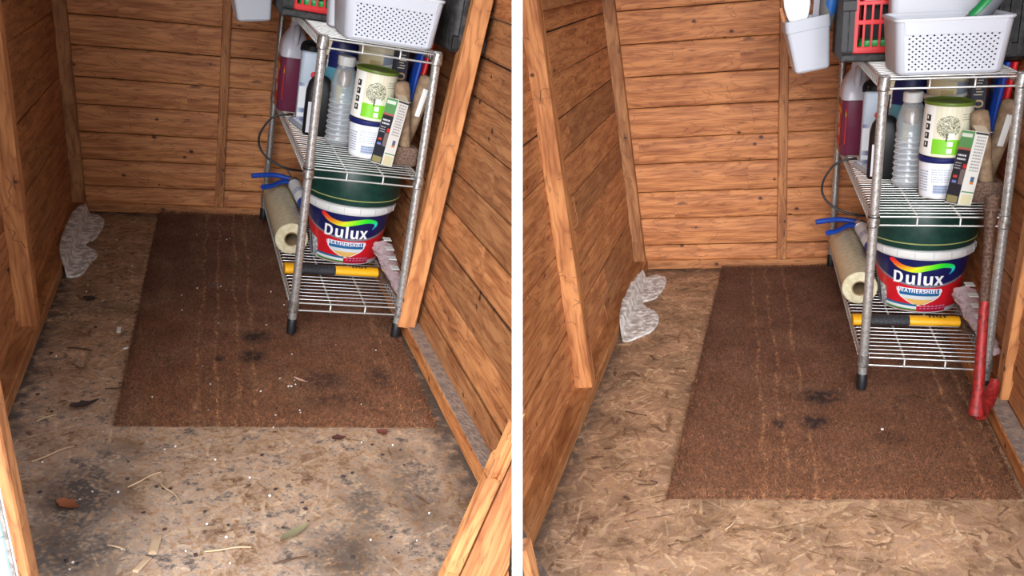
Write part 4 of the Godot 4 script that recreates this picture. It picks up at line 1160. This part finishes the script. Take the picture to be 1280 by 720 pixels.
	# hanging caddy
	o = racked("hanging_caddy", "pale grey plastic caddy hooked on the left side of the top tier, %s", "caddy", Vector3(-0.306, 0.838, -0.06), Vector3(0, 8, 9))
	st = S(); tapered_bin(st, 0.108, 0.075, 0.138, 0.09, 0.165, 0.003, 0.012, 0.0); part("bin", st, M.grey_plastic, o)
	st = S(); stack(st, [[0.13, 0.1365, 0.0885, 0.013], [0.132, 0.1392, 0.0912, 0.013], [0.167, 0.1412, 0.0932, 0.013], [0.168, 0.139, 0.091, 0.013]], false, false); part("rim_band", st, M.grey_plastic, o)
	st = S(); tube(st, [Vector3(0.06, 0.15, -0.03), Vector3(0.075, 0.18, -0.03), Vector3(0.1, 0.18, -0.035), Vector3(0.11, 0.15, -0.035)], 0.003, 6); part("hook", st, M.grey_plastic, o)
	var cad := T(-0.306, 0.838, -0.06, 0, 8, 9)
	var q: Vector3 = cad * Vector3(-0.03, 0.012, 0.0)
	o = racked("scoop", "white plastic scoop standing in the hanging caddy, %s", "scoop", q, Vector3(0, 0, 6))
	st = S()
	rs = []
	for k in 10:
		var tt := k / 9.0
		var ww := lerpf(0.012, 0.042, smoothstep(0.35, 0.8, tt)) * (0.8 if k == 9 else 1.0)
		var rr := PackedVector3Array()
		for e in [[1, 0.0], [0.5, -0.012 * smoothstep(0.4, 0.9, tt) - 0.001], [-0.5, -0.012 * smoothstep(0.4, 0.9, tt) - 0.001], [-1, 0.0], [-0.9, 0.004], [-0.45, 0.003 - 0.01 * smoothstep(0.4, 0.9, tt)], [0.45, 0.003 - 0.01 * smoothstep(0.4, 0.9, tt)], [0.9, 0.004]]:
			rr.append(Vector3(e[0] * ww, tt * 0.255, e[1] + 0.01))
		rs.append(rr)
	loft(st, rs, true, true, 50.0); part("scoop_body", st, M.white_plastic, o)
	q = cad * Vector3(0.038, 0.012, 0.0)
	o = racked("grip_tool", "blue and grey moulded tool handle standing in the hanging caddy, %s", "tool handle", q, Vector3(0, 0, -2))
	st = S(); tube(st, [Vector3(0, 0, 0), Vector3(0, 0.1, 0), Vector3(0.002, 0.16, 0), Vector3(0.004, 0.21, 0), Vector3(0.008, 0.245, 0)], [0.013, 0.015, 0.026, 0.028, 0.017], 14); part("handle", st, mt(C(120, 116, 112), 0.55), o)
	st = S(); tube(st, [Vector3(0.006, 0.14, 0.008), Vector3(0.009, 0.19, 0.009), Vector3(0.012, 0.24, 0.006)], [0.012, 0.024, 0.014], 12); part("inlay", st, mt(C(40, 110, 190), 0.45), o, "blue inlay")
	q = cad * Vector3(-0.05, 0.012, -0.015)
	o = racked("paint_stick", "pair of slim brown wooden sticks in the hanging caddy, %s", "stick", q, Vector3(0, 0, 14))
	for k in 2:
		st = S(); box(st, Vector3(k * 0.016, 0.1, 0.01), Vector3(0.01, 0.2 - k * 0.015, 0.006), T(0, 0, 0, 0, 0, -k * 4)); part("stick", st, M.frame3, o)
	q = cad * Vector3(0.012, 0.012, -0.02)
	o = racked("grey_ruler", "translucent grey plastic blade at the back of the hanging caddy, %s", "blade", q)
	st = S(); box(st, Vector3(0, 0.12, 0), Vector3(0.034, 0.24, 0.006), T(0, 0, 0, 0, 0, -3)); part("blade", st, mt(C(150, 146, 156), 0.4), o)

# ------------------------------------------------------------------ fronts, partition and what lies about
func leaf(st: SurfaceTool, ln: float, w: float, curl: float) -> void:
	sg += 1
	var g := sg
	var n := 8
	for i in n:
		var q := []
		for e in [[i, -1], [i + 1, -1], [i + 1, 0], [i, 0], [i, 0], [i + 1, 0], [i + 1, 1], [i, 1]]:
			var t := float(e[0]) / n
			var ww := w * sin(PI * clampf(pow(t, 0.8), 0.02, 0.98)) * (1.0 + 0.18 * sin(t * 17.0 + e[1]))
			q.append(Vector3((t - 0.5) * ln, 0.0035 + curl * (pow(t - 0.5, 2.0) * ln + absf(e[1]) * ww * 0.5), e[1] * ww * 0.5))
		quad(st, q[0], q[1], q[2], q[3], Vector2.ZERO, Vector2.ZERO, Vector2.ZERO, Vector2.ZERO, g)
		quad(st, q[4], q[5], q[6], q[7], Vector2.ZERO, Vector2.ZERO, Vector2.ZERO, Vector2.ZERO, g)

func litter() -> void:
	var P := ROOM[0]
	var put := func(n: String, label: String, cat: String, x: float, z: float, y: float, ang: float, st: SurfaceTool, m: Material, group := "", p := 0) -> void:
		solo(n, label, cat, ROOM[p] * T(x, y, z, 0, ang, 0), st, m, group)
	var st := S(); leaf(st, 0.058, 0.03, 0.5); put.call("dead_leaf", "curled orange brown dead leaf on the sooty patch of the littered floor", "leaf", 0.222, 2.15, 0.002, -35.0, st, M.leaf_brown)
	st = S(); leaf(st, 0.075, 0.03, 0.6); put.call("dark_leaf", "shrivelled dark leaf by the mat's front left corner", "leaf", 0.198, 1.71, 0.002, 28.0, st, M.leaf_dark)
	st = S(); leaf(st, 0.05, 0.03, 0.3); put.call("dark_leaf", "dark crumpled leaf near the left rail of the littered floor", "leaf", 0.126, 0.985, 0.002, -10.0, st, M.leaf_dark)
	st = S(); leaf(st, 0.085, 0.022, 0.25); put.call("green_leaf", "long pale olive leaf at the front of the littered floor", "leaf", 0.674, 2.293, 0.002, 40.0, st, M.leaf_green)
	st = S(); leaf(st, 0.038, 0.026, 0.5); put.call("dead_leaf", "small red brown leaf scrap in front of the mat", "leaf", 0.806, 1.916, 0.002, 15.0, st, mt(C(84, 46, 36), 0.8))
	st = S(); leaf(st, 0.036, 0.028, 0.6); put.call("dead_leaf", "small russet leaf near the mat's front right corner", "leaf", 0.916, 1.896, 0.002, 130.0, st, mt(C(110, 58, 44), 0.8))
	st = S(); leaf(st, 0.045, 0.02, 0.4); put.call("grey_leaf", "small grey leaf lying on the coir mat", "leaf", 0.496, 0.889, 0.014, 60.0, st, mt(C(92, 82, 76), 0.8))
	st = S(); leaf(st, 0.05, 0.01, 0.4); put.call("pale_leaf", "narrow pink leaf curl lying on the coir mat beside white specks", "leaf", 0.735, 1.612, 0.014, -40.0, st, mt(C(206, 160, 138), 0.7))
	# twigs and straws
	for e in [[0.144, 1.361, -18, 0.07, M.twig, "short brown twig left of the mat on the littered floor"], [0.363, 2.056, 42, 0.085, M.straw, "straight pale straw in front of the mat on the littered floor"], [0.419, 2.109, -58, 0.085, M.straw, "longer brown straw lying beside the straight pale one"], [0.33, 2.3, -30, 0.04, M.straw, "short straw at the front of the sooty patch"], [0.54, 2.33, 4, 0.09, M.straw, "splintered straw at the bottom front of the littered floor"], [0.16, 1.93, 40, 0.1, M.straw, "long bent straw at the left of the littered floor"], [0.12, 1.76, 38, 0.05, M.straw, "small straw below the left rail"], [0.66, 2.38, 12, 0.07, M.twig, "thin dark twig at the front edge of the littered floor"]]:
		st = S()
		var l: float = e[3]
		tube(st, spline([Vector3(-l / 2, 0, 0), Vector3(-l * 0.15, 0.003, l * 0.04), Vector3(l * 0.2, 0.001, -l * 0.02), Vector3(l / 2, 0.002, l * 0.05)], 4), [0.0016, 0.0018, 0.002, 0.002, 0.002, 0.002, 0.002, 0.002, 0.002, 0.002, 0.0018, 0.0016, 0.0012], 6)
		put.call("twig" if e[4] == M.twig else "straw", e[5], "twig" if e[4] == M.twig else "straw", e[0], e[1], 0.003, e[2], st, e[4])
	st = S(); tube(st, spline([Vector3(-0.03, 0, 0.01), Vector3(0.0, 0.002, 0.012), Vector3(0.025, 0.003, 0.0), Vector3(0.02, 0.002, -0.018), Vector3(0.0, 0.001, -0.02)], 5), 0.0016, 6); put.call("curled_twig", "curled dark twig beside the mat's front left corner", "twig", 0.265, 1.6, 0.003, 0.0, st, M.twig)
	for e in [[0.232, 1.226, 0.02], [0.263, 1.358, 0.008], [0.4, 2.3, 0.03], [0.38, 2.36, 0.024]]:
		st = S(); stack(st, [[0.0, e[2] * 1.9, e[2] * 0.5, 0.002], [0.002, e[2] * 2.0, e[2] * 0.6, 0.002, 0.002], [0.004, e[2] * 1.2, e[2] * 0.3, 0.001, -0.004]], true, true, 60.0)
		put.call("paint_flake" if e[1] < 1.5 else "wood_chip", {0.232: "white paint flake between the plaster spill and the mat", 0.263: "tiny white crumb beside the mat's left edge", 0.4: "pale wood chip at the front of the sooty patch", 0.38: "second pale wood chip nearest the front of the sooty patch"}[e[0]], "chip", e[0], e[1], 0.001, rng.randf() * 180.0, st, M.flake if e[1] < 1.5 else M.straw)
	var r := RandomNumberGenerator.new()
	r.seed = 5
	for k in 70:
		st = S()
		var a := r.randf_range(0.0022, 0.0048)
		stack(st, [[0.0, a, a * 0.8, 0.001], [a * 0.5, a * 1.3, a, 0.001], [a * 0.9, a * 0.6, a * 0.5, 0.001]])
		var x := r.randf_range(0.06, 1.0)
		var z := r.randf_range(0.3, 2.4)
		var onmat := x > 0.29 and z < 1.83
		if k < 6:
			x = 0.7 + r.randf_range(-0.03, 0.02); z = 1.6 + r.randf_range(-0.04, 0.04); onmat = true
		put.call("white_crumb", "tiny white crumb scattered over the mat and floor of the littered left shed", "crumb", x, z, 0.0135 if onmat else 0.001, r.randf() * 180.0, st, M.flake, "white crumbs over the littered floor")
	for k in 40:
		st = S()
		var a := r.randf_range(0.003, 0.008)
		stack(st, [[0.0, a, a * 0.7, 0.001], [a * 0.3, a * 1.4, a, 0.001], [a * 0.6, a * 0.6, a * 0.4, 0.001]])
		var x := r.randf_range(0.02, 1.02)
		put.call("dirt_crumb", "small dark dirt crumb on the bare boards of the littered left shed floor", "crumb", x, r.randf_range(1.9, 2.4) if x > 0.27 else r.randf_range(0.5, 2.4), 0.001, r.randf() * 180.0, st, M.leaf_dark, "dark crumbs on the littered floor")
	# right shed
	st = S(); tube(st, spline([Vector3(-0.035, 0, 0), Vector3(0.0, 0.002, 0.004), Vector3(0.035, 0.001, 0.0)], 4), 0.0016, 6); put.call("twig", "single dark twig on the clean boards left of the mat", "twig", 0.078, 1.377, 0.003, -22.0, st, M.twig, "", 1)
	st = S(); tube(st, spline([Vector3(-0.025, 0, 0.01), Vector3(0.015, 0.002, 0.008), Vector3(0.022, 0.001, -0.004), Vector3(0.005, 0.001, -0.01)], 4), 0.0014, 6); put.call("curled_twig", "curled dark twig by the mat on the clean boards", "twig", 0.145, 1.759, 0.003, 0.0, st, M.twig, "", 1)
	st = S(); tube(st, spline([Vector3(-0.02, 0, 0), Vector3(0.0, 0.001, 0.003), Vector3(0.02, 0.0, 0)], 4), 0.002, 6); put.call("straw", "short pale straw in front of the mat on the clean boards", "straw", 0.345, 1.93, 0.003, 60.0, st, M.straw, "", 1)
	st = S(); stack(st, [[0.0, 0.006, 0.005, 0.001], [0.004, 0.007, 0.006, 0.001]]); put.call("white_crumb", "lone white speck on the mat in the swept right shed", "crumb", 0.74, 1.46, 0.0135, 0.0, st, M.flake, "", 1)

func spill(p: int, poly: Array) -> void:
	var st := S()
	var n := noise(1.0, 3, 40 + p)
	var c := Vector2.ZERO
	for e in poly: c += e
	c /= poly.size()
	# smooth outline
	var out := []
	for i in poly.size():
		for k in 5:
			var m := poly.size()
			out.append(poly[i].cubic_interpolate(poly[(i + 1) % m], poly[(i + m - 1) % m], poly[(i + 2) % m], k / 5.0))
	var org := Vector3(c.x, 0, c.y)
	var hgt := func(q: Vector2, e: float) -> float:
		var b := 0.044 * (1.0 - smoothstep(0.001, 0.012, q.x - WALL[p][0] * q.y))
		return b + e * (0.006 + 0.0045 * n.get_noise_2d(q.x * 45, q.y * 45))
	var pts := PackedVector2Array(out)
	var outline := pts.duplicate()
	var x := -0.05
	while x < 0.12:
		var z := 0.0
		while z < 0.9:
			var q := Vector2(x + rng.randf_range(-0.0024, 0.0024), z + rng.randf_range(-0.0024, 0.0024))
			if Geometry2D.is_point_in_polygon(q, outline): pts.append(q)
			z += 0.006
		x += 0.006
	var tr := Geometry2D.triangulate_delaunay(pts)
	sg += 1
	for i in range(0, tr.size(), 3):
		var q := [pts[tr[i]], pts[tr[i + 1]], pts[tr[i + 2]]]
		if not Geometry2D.is_point_in_polygon((q[0] + q[1] + q[2]) / 3.0, outline): continue
		var w := []
		for e in 3: w.append(Vector3(q[e].x, hgt.call(q[e], 0.0 if tr[i + e] < outline.size() else 1.0), q[e].y) - org)
		if (w[1] - w[0]).cross(w[2] - w[0]).y > 0.0: tri(st, w[0], w[1], w[2], Vector2.ZERO, Vector2.ZERO, Vector2.ZERO, sg)
		else: tri(st, w[0], w[2], w[1], Vector2.ZERO, Vector2.ZERO, Vector2.ZERO, sg)
	solo("plaster_spill", "flat dried white plaster spill in the left corner of the %s" % BAY[p], "spill", ROOM[p] * T(org.x, 0.0005, org.z), st, M.plaster)

func fronts() -> void:
	# left shed, left jamb: orange strip, white edge, worn brown board, pale blue outer face
	var R := ROOM[0]
	var up := Vector3(-0.098, 1, 0).normalized()
	var d := thing("door_1", "left door jamb of the littered left shed: orange strip beside pale blue paint", "door", R, "", "structure")
	var bs := Basis(up, Vector3(0, 0, 1).cross(up), Vector3(0, 0, 1))
	var at := Vector3(0.3013, -0.55, 2.53)
	var st := S(); bar(st, rect_prof(0.018, 0.05), 0, 2.4, Transform3D(bs, at), Vector2(0.2, 0.55)); part("stop_strip", st, M.frame1, d)
	st = S(); bar(st, rect_prof(0.0035, 0.03), 0, 2.4, Transform3D(bs, at + Vector3(-0.0185, 0, 0.012)), Vector2(0.2, 0.55)); part("white_edge", st, M.white_paint, d)
	st = S(); bar(st, rect_prof(0.009, 0.03), 0, 2.4, Transform3D(bs, at + Vector3(-0.0225, 0, 0.006)), Vector2(0.4, 0.15)); part("worn_board", st, M.grey_weather, d)
	for k in 9:
		st = S(); bar(st, rect_prof(0.3, 0.02), 0.26 * k, 0.26 * k + 0.257, Transform3D(bs, at + Vector3(-0.032, 0, 0.012)), Vector2(0.4, 0.15)); part("blue_board", st, M.pale_blue, d)
	# right shed, left jamb
	R = ROOM[1]
	d = thing("door_2", "left door jamb of the swept right shed: orange strip at the bottom corner", "door", R, "", "structure")
	up = Vector3(-0.12, 1, 0).normalized()
	bs = Basis(up, Vector3(0, 0, 1).cross(up), Vector3(0, 0, 1))
	at = Vector3(0.1136, -0.35, 2.53)
	st = S(); bar(st, rect_prof(0.014, 0.04), 0, 0.71, Transform3D(bs, at), Vector2(0.6, 0.25)); part("stop_strip", st, M.frame1, d)
	st = S(); bar(st, rect_prof(0.01, 0.03), 0, 0.65, Transform3D(bs, at + Vector3(-0.015, 0, 0.0)), Vector2(0.4, 0.15)); part("blue_board", st, M.pale_blue, d)
	# left shed, splintered open door at the right
	R = ROOM[0]
	d = thing("door_3", "splintered orange edge and boards of the open door at the lower right of the littered left shed", "door", R, "", "structure")
	var tip := Vector3(1.03, 0.423, 2.53)
	var foot := tip - Vector3(0.107, 0.37, 0).normalized() * 1.0
	var ax := (tip - foot).normalized()
	var out := Vector3(0, 0, 1)
	bs = Basis(ax, out.cross(ax), out)
	var L := (tip - foot).length()
	# stile with a broken, tapering tip
	st = S(); bar(st, rect_prof(0.03, 0.03), 0, L * 0.86, Transform3D(bs, foot + out.cross(ax) * -0.03), Vector2(0.35, 0.5))
	for k in 4:
		var e: Array = [[0.0, 0.009, 0.93, 0.03], [0.009, 0.008, 1.0, 0.022], [0.017, 0.007, 0.96, 0.026], [0.024, 0.006, 0.905, 0.03]][k]
		bar(st, rect_prof(e[1], e[3], 0.001), L * 0.855, L * e[2], Transform3D(bs, foot + out.cross(ax) * (-0.03 + e[0])), Vector2(0.35, 0.5 + e[0] / 0.36), 0.36, 0.0, 1.6 if k % 2 == 0 else -1.2)
	part("stile", st, M.frame0, d, "splintered orange stile")
	st = S(); bar(st, rect_prof(0.006, 0.012), 0, L * 0.86, Transform3D(bs, foot + out.cross(ax) * (-0.038) + out * 0.004)); part("groove_strip", st, M.sheathing, d)
	var x := 0.038
	for k in 2:
		# each board is cut to meet the partition
		st = S()
		bar(st, rect_prof(0.088, 0.016), -0.05, L + 0.022 - (x + 0.088) * 2.75, Transform3D(bs, foot + out.cross(ax) * (-x - 0.088) + out * 0.006), Vector2(0.11 * k, 0.3 * k), 0.36, 0.0, 2.75)
		part("plank", st, M["side" + str(k)], d)
		x += 0.091
	# white partition board between the two sheds: in the plane that the two walls run into
	var cam := Vector3(0.554, 1.104, 3.724)
	var right := Vector3(0.99984, 0.017626, 0.0).normalized()
	var into := Vector3(0, 0, -1)
	var upv := right.cross(into).normalized()
	if upv.y < 0: upv = -upv
	var p0 := cam + into * 1.25
	p0 -= upv * (p0 - cam).dot(upv)
	var bp := Basis(right, upv, -into)
	st = S()
	var th := func(y: float) -> float: return 13.0 / 1154.3 * (1.25 * 0.9436 - (y) * 0.3312)   # wedge: the foot is a little thicker than the top
	var f := []
	for yy in [-1.5, 0.75]:
		f.append([Vector3(0, yy, 0), Vector3(th.call(yy), yy, 0), Vector3(th.call(yy), yy, -1.62), Vector3(0, yy, -1.62)])
	for e in 4:
		var g := (e + 1) % 4
		quad(st, f[0][e], f[0][g], f[1][g], f[1][e])
	quad(st, f[1][0], f[1][1], f[1][2], f[1][3]); quad(st, f[0][3], f[0][2], f[0][1], f[0][0])
	solo("wall_partition", "thin white painted partition standing edge on between the two sheds", "partition", Transform3D(bp, p0), st, M.white_paint, "", "structure")

func digging_bar() -> void:
	# only in the right shed: a tall red steel bar leaning on the rack's front
	var o := thing("digging_bar", "long red steel bar with a forked foot leaning on the rack, swept right shed", "bar", ROOM[1] * RACK[1] * T(0.098, 0.034, 0.775))
	var top := Vector3(0.016, 0.555, -0.168)
	var st := S()
	var a := Vector3(0.0, 0.005, 0.0)
	tube(st, [a, a.lerp(top, 0.12), a.lerp(top, 0.5), a.lerp(top, 0.52)], [0.021, 0.0145, 0.0125, 0.0125], 8); part("painted_shaft", st, M.red_steel, o, "red painted lower shaft")
	st = S(); tube(st, [a.lerp(top, 0.515), a.lerp(top, 0.85), a.lerp(top, 0.93), a.lerp(top, 0.985), top], [0.0122, 0.013, 0.018, 0.02, 0.017], 8); part("bare_shaft", st, M.rusty, o, "bare rusty upper end")
	st = S(); tube(st, [Vector3(0.006, 0.008, -0.005), Vector3(0.034, 0.016, -0.05), Vector3(0.056, 0.042, -0.09), Vector3(0.06, 0.066, -0.1)], [0.021, 0.019, 0.016, 0.012], 8); part("claw", st, M.red_steel, o, "second prong of the fork")

func _ready() -> void:
	rng.seed = 20
	# ---- camera, sky, light, exposure
	var cam := Camera3D.new()
	cam.name = "camera"
	cam.fov = 34.6426
	cam.near = 0.05
	cam.transform = Transform3D(Basis(Vector3(0.9998446, 0.017626, 0.0), Vector3(-0.0166311, 0.9434086, -0.3312154), Vector3(-0.005838, 0.331164, 0.9435552)), Vector3(0.554, 1.104, 3.724))
	add_child(cam)
	cam.current = true
	var we := WorldEnvironment.new()
	we.name = "environment"
	var env := Environment.new()
	env.background_mode = Environment.BG_SKY
	var sky := Sky.new()
	var sm := ProceduralSkyMaterial.new()
	sm.sky_top_color = Color(0.80, 0.87, 0.97)
	sm.sky_horizon_color = Color(0.92, 0.95, 1.0)
	sm.ground_horizon_color = Color(0.50, 0.50, 0.48)
	sm.ground_bottom_color = Color(0.34, 0.33, 0.31)
	sm.sun_angle_max = 1.0
	sm.sky_energy_multiplier = 1.0
	sky.sky_material = sm
	env.sky = sky
	env.tonemap_mode = Environment.TONE_MAPPER_LINEAR
	env.tonemap_exposure = 5.1
	env.sdfgi_enabled = true
	env.ssao_enabled = true
	env.ssil_enabled = true
	we.environment = env
	add_child(we)
	var sun := DirectionalLight3D.new()
	sun.name = "hazy_sun"
	sun.light_energy = 0.42
	sun.light_color = Color(0.97, 0.98, 1.0)
	sun.light_angular_distance = 50.0
	sun.shadow_enabled = true
	add_child(sun)
	sun.look_at_from_position(Vector3(-0.6, 1.6, 4.7), Vector3.ZERO, Vector3.UP)
	# ---- places
	ROOM = [
		Transform3D(Basis(Vector3(0.9551638, -0.0950924, -0.2803917), Vector3(0.1025235, 0.9946592, 0.0119197), Vector3(0.2777607, -0.0401321, 0.9598116)).orthonormalized(), Vector3(-1.162, 0.123, 0.057)),
		Transform3D(Basis(Vector3(0.9705163, 0.1026485, 0.2180857), Vector3(-0.1025235, 0.9946592, -0.0119197), Vector3(-0.2181445, -0.0107906, 0.9758568)).orthonormalized(), Vector3(1.162, -0.123, -0.057))]
	RACK = [
		Transform3D(Basis(Vector3(0.9974863, -0.059636, -0.0382718), Vector3(0.060113, 0.9981261, 0.0114352), Vector3(0.0375182, -0.0137071, 0.9992019)).orthonormalized(), Vector3(0.866, 0.028, 0.742)),
		Transform3D(Basis(Vector3(0.9994064, -0.029311, 0.0181014), Vector3(0.0291376, 0.9995277, 0.0097707), Vector3(-0.0183792, -0.0092375, 0.9997884)).orthonormalized(), Vector3(0.889, 0.02, 0.655))]
	make_materials()
	var w := 960
	var h := 1780
	var base := osb_base(w, h)
	M.floor0 = mt(Color.WHITE, 0.85, 0.0, floor_texture(base, w, h, 1.07, 2.6, 1.0, [[0.239, 2.107, 0.09, 0.15, 0.85], [0.236, 2.301, 0.12, 0.12, 0.7], [0.832, 2.197, 0.05, 0.12, 0.6], [0.769, 2.364, 0.1, 0.1, 0.65], [0.16, 1.02, 0.09, 0.09, 0.4], [0.3, 1.93, 0.08, 0.06, 0.4], [0.95, 2.15, 0.06, 0.2, 0.5]], 3, 0.021, 0.034))
	M.floor1 = mt(Color.WHITE, 0.8, 0.0, floor_texture(base, w, h, 1.09, 2.6, 0.3, [], 8, -0.044, -0.025))
	var n1 := noise(1.0, 3, 51)
	var n2 := noise(1.0, 3, 52)
	var mats := []
	var corners := [[Vector2(0.273, 0.02), Vector2(1.063, 0.02), Vector2(1.066, 1.869), Vector2(0.276, 1.809)], [Vector2(0.312, 0.02), Vector2(1.055, 0.02), Vector2(1.0, 1.762), Vector2(0.195, 1.829)]]
	for p in 2:
		var mw := 320
		var mh := 740
		var by := PackedByteArray(); by.resize(mw * mh * 3)
		var r := RandomNumberGenerator.new(); r.seed = 70 + p
		var bl: Array = [[[0.625, 1.3, 0.035, 0.035, 0.8], [0.607, 1.441, 0.028, 0.035, 0.8], [0.515, 1.449, 0.014, 0.016, 0.7], [0.8, 1.602, 0.05, 0.05, 0.5], [0.956, 1.583, 0.03, 0.05, 0.5], [0.82, 1.72, 0.06, 0.03, 0.35]], [[0.6, 1.258, 0.045, 0.04, 0.85], [0.569, 1.419, 0.03, 0.035, 0.9], [0.475, 1.439, 0.016, 0.02, 0.7], [0.75, 1.5, 0.03, 0.03, 0.3]]][p]
		var ln: Array = [[0.462, 0.51, 0.565, 0.61, 0.99], [0.431, 0.484, 0.55, 0.93, 0.985]][p]
		var K: Array = corners[p]
		for y in mh:
			for x in mw:
				var u := float(x) / mw
				var v := float(y) / mh
				var q: Vector2 = K[0].lerp(K[1], u).lerp(K[3].lerp(K[2], u), v)
				var c := mat_colour(q.x, q.y, n1, n2, bl, ln, 1.0 - p * 0.6) * r.randf_range(0.72, 1.25)
				var at := (y * mw + x) * 3
				by[at] = int(clampf(c.x, 0, 255)); by[at + 1] = int(clampf(c.y, 0, 255)); by[at + 2] = int(clampf(c.z, 0, 255))
		mats.append(tex(mw, mh, by))
	# ---- ground outside
	var gs := S()
	quad(gs, Vector3(-6, -0.46, 7), Vector3(6, -0.46, 7), Vector3(6, -0.46, -3), Vector3(-6, -0.46, -3))
	box(gs, Vector3(0, -0.52, 2), Vector3(12, 0.1, 10))
	solo("ground", "grey paved ground outside the sheds", "ground", Transform3D.IDENTITY, gs, noisy(C(120, 118, 112), C(160, 156, 150), 1.5, 0.9, 0.0, 33), "", "structure")
	# ---- the two sheds
	shed(0)
	shed(1)
	fronts()
	for p in 2: coir_mat(p, corners[p], mats[p], 90 + p)
	# ---- racks and what stands on them
	rack()
	bottom_shelf()
	middle_shelf()
	top_shelf()
	for e in copies:
		var d: Node3D = e[0].duplicate()
		d.name = numbered(self, e[1])
		add_child(d, true)
		d.transform = ROOM[1] * RACK[1] * e[3]
		d.set_meta("label", e[2] % BAY[1])
		if e[4] != "": d.set_meta("group", e[4] % BAY[1])
	digging_bar()
	spill(0, [Vector2(0.013, 0.059), Vector2(0.076, 0.139), Vector2(0.072, 0.364), Vector2(0.046, 0.442), Vector2(0.098, 0.545), Vector2(0.085, 0.66), Vector2(0.069, 0.769), Vector2(0.02, 0.772), Vector2(-0.019, 0.588), Vector2(-0.031, 0.297), Vector2(-0.026, 0.141)])
	spill(1, [Vector2(0.025, 0.105), Vector2(0.088, 0.159), Vector2(0.068, 0.373), Vector2(0.016, 0.444), Vector2(0.085, 0.574), Vector2(0.081, 0.71), Vector2(0.037, 0.786), Vector2(-0.02, 0.824), Vector2(-0.05, 0.615), Vector2(-0.04, 0.351), Vector2(-0.021, 0.216)])
	litter()
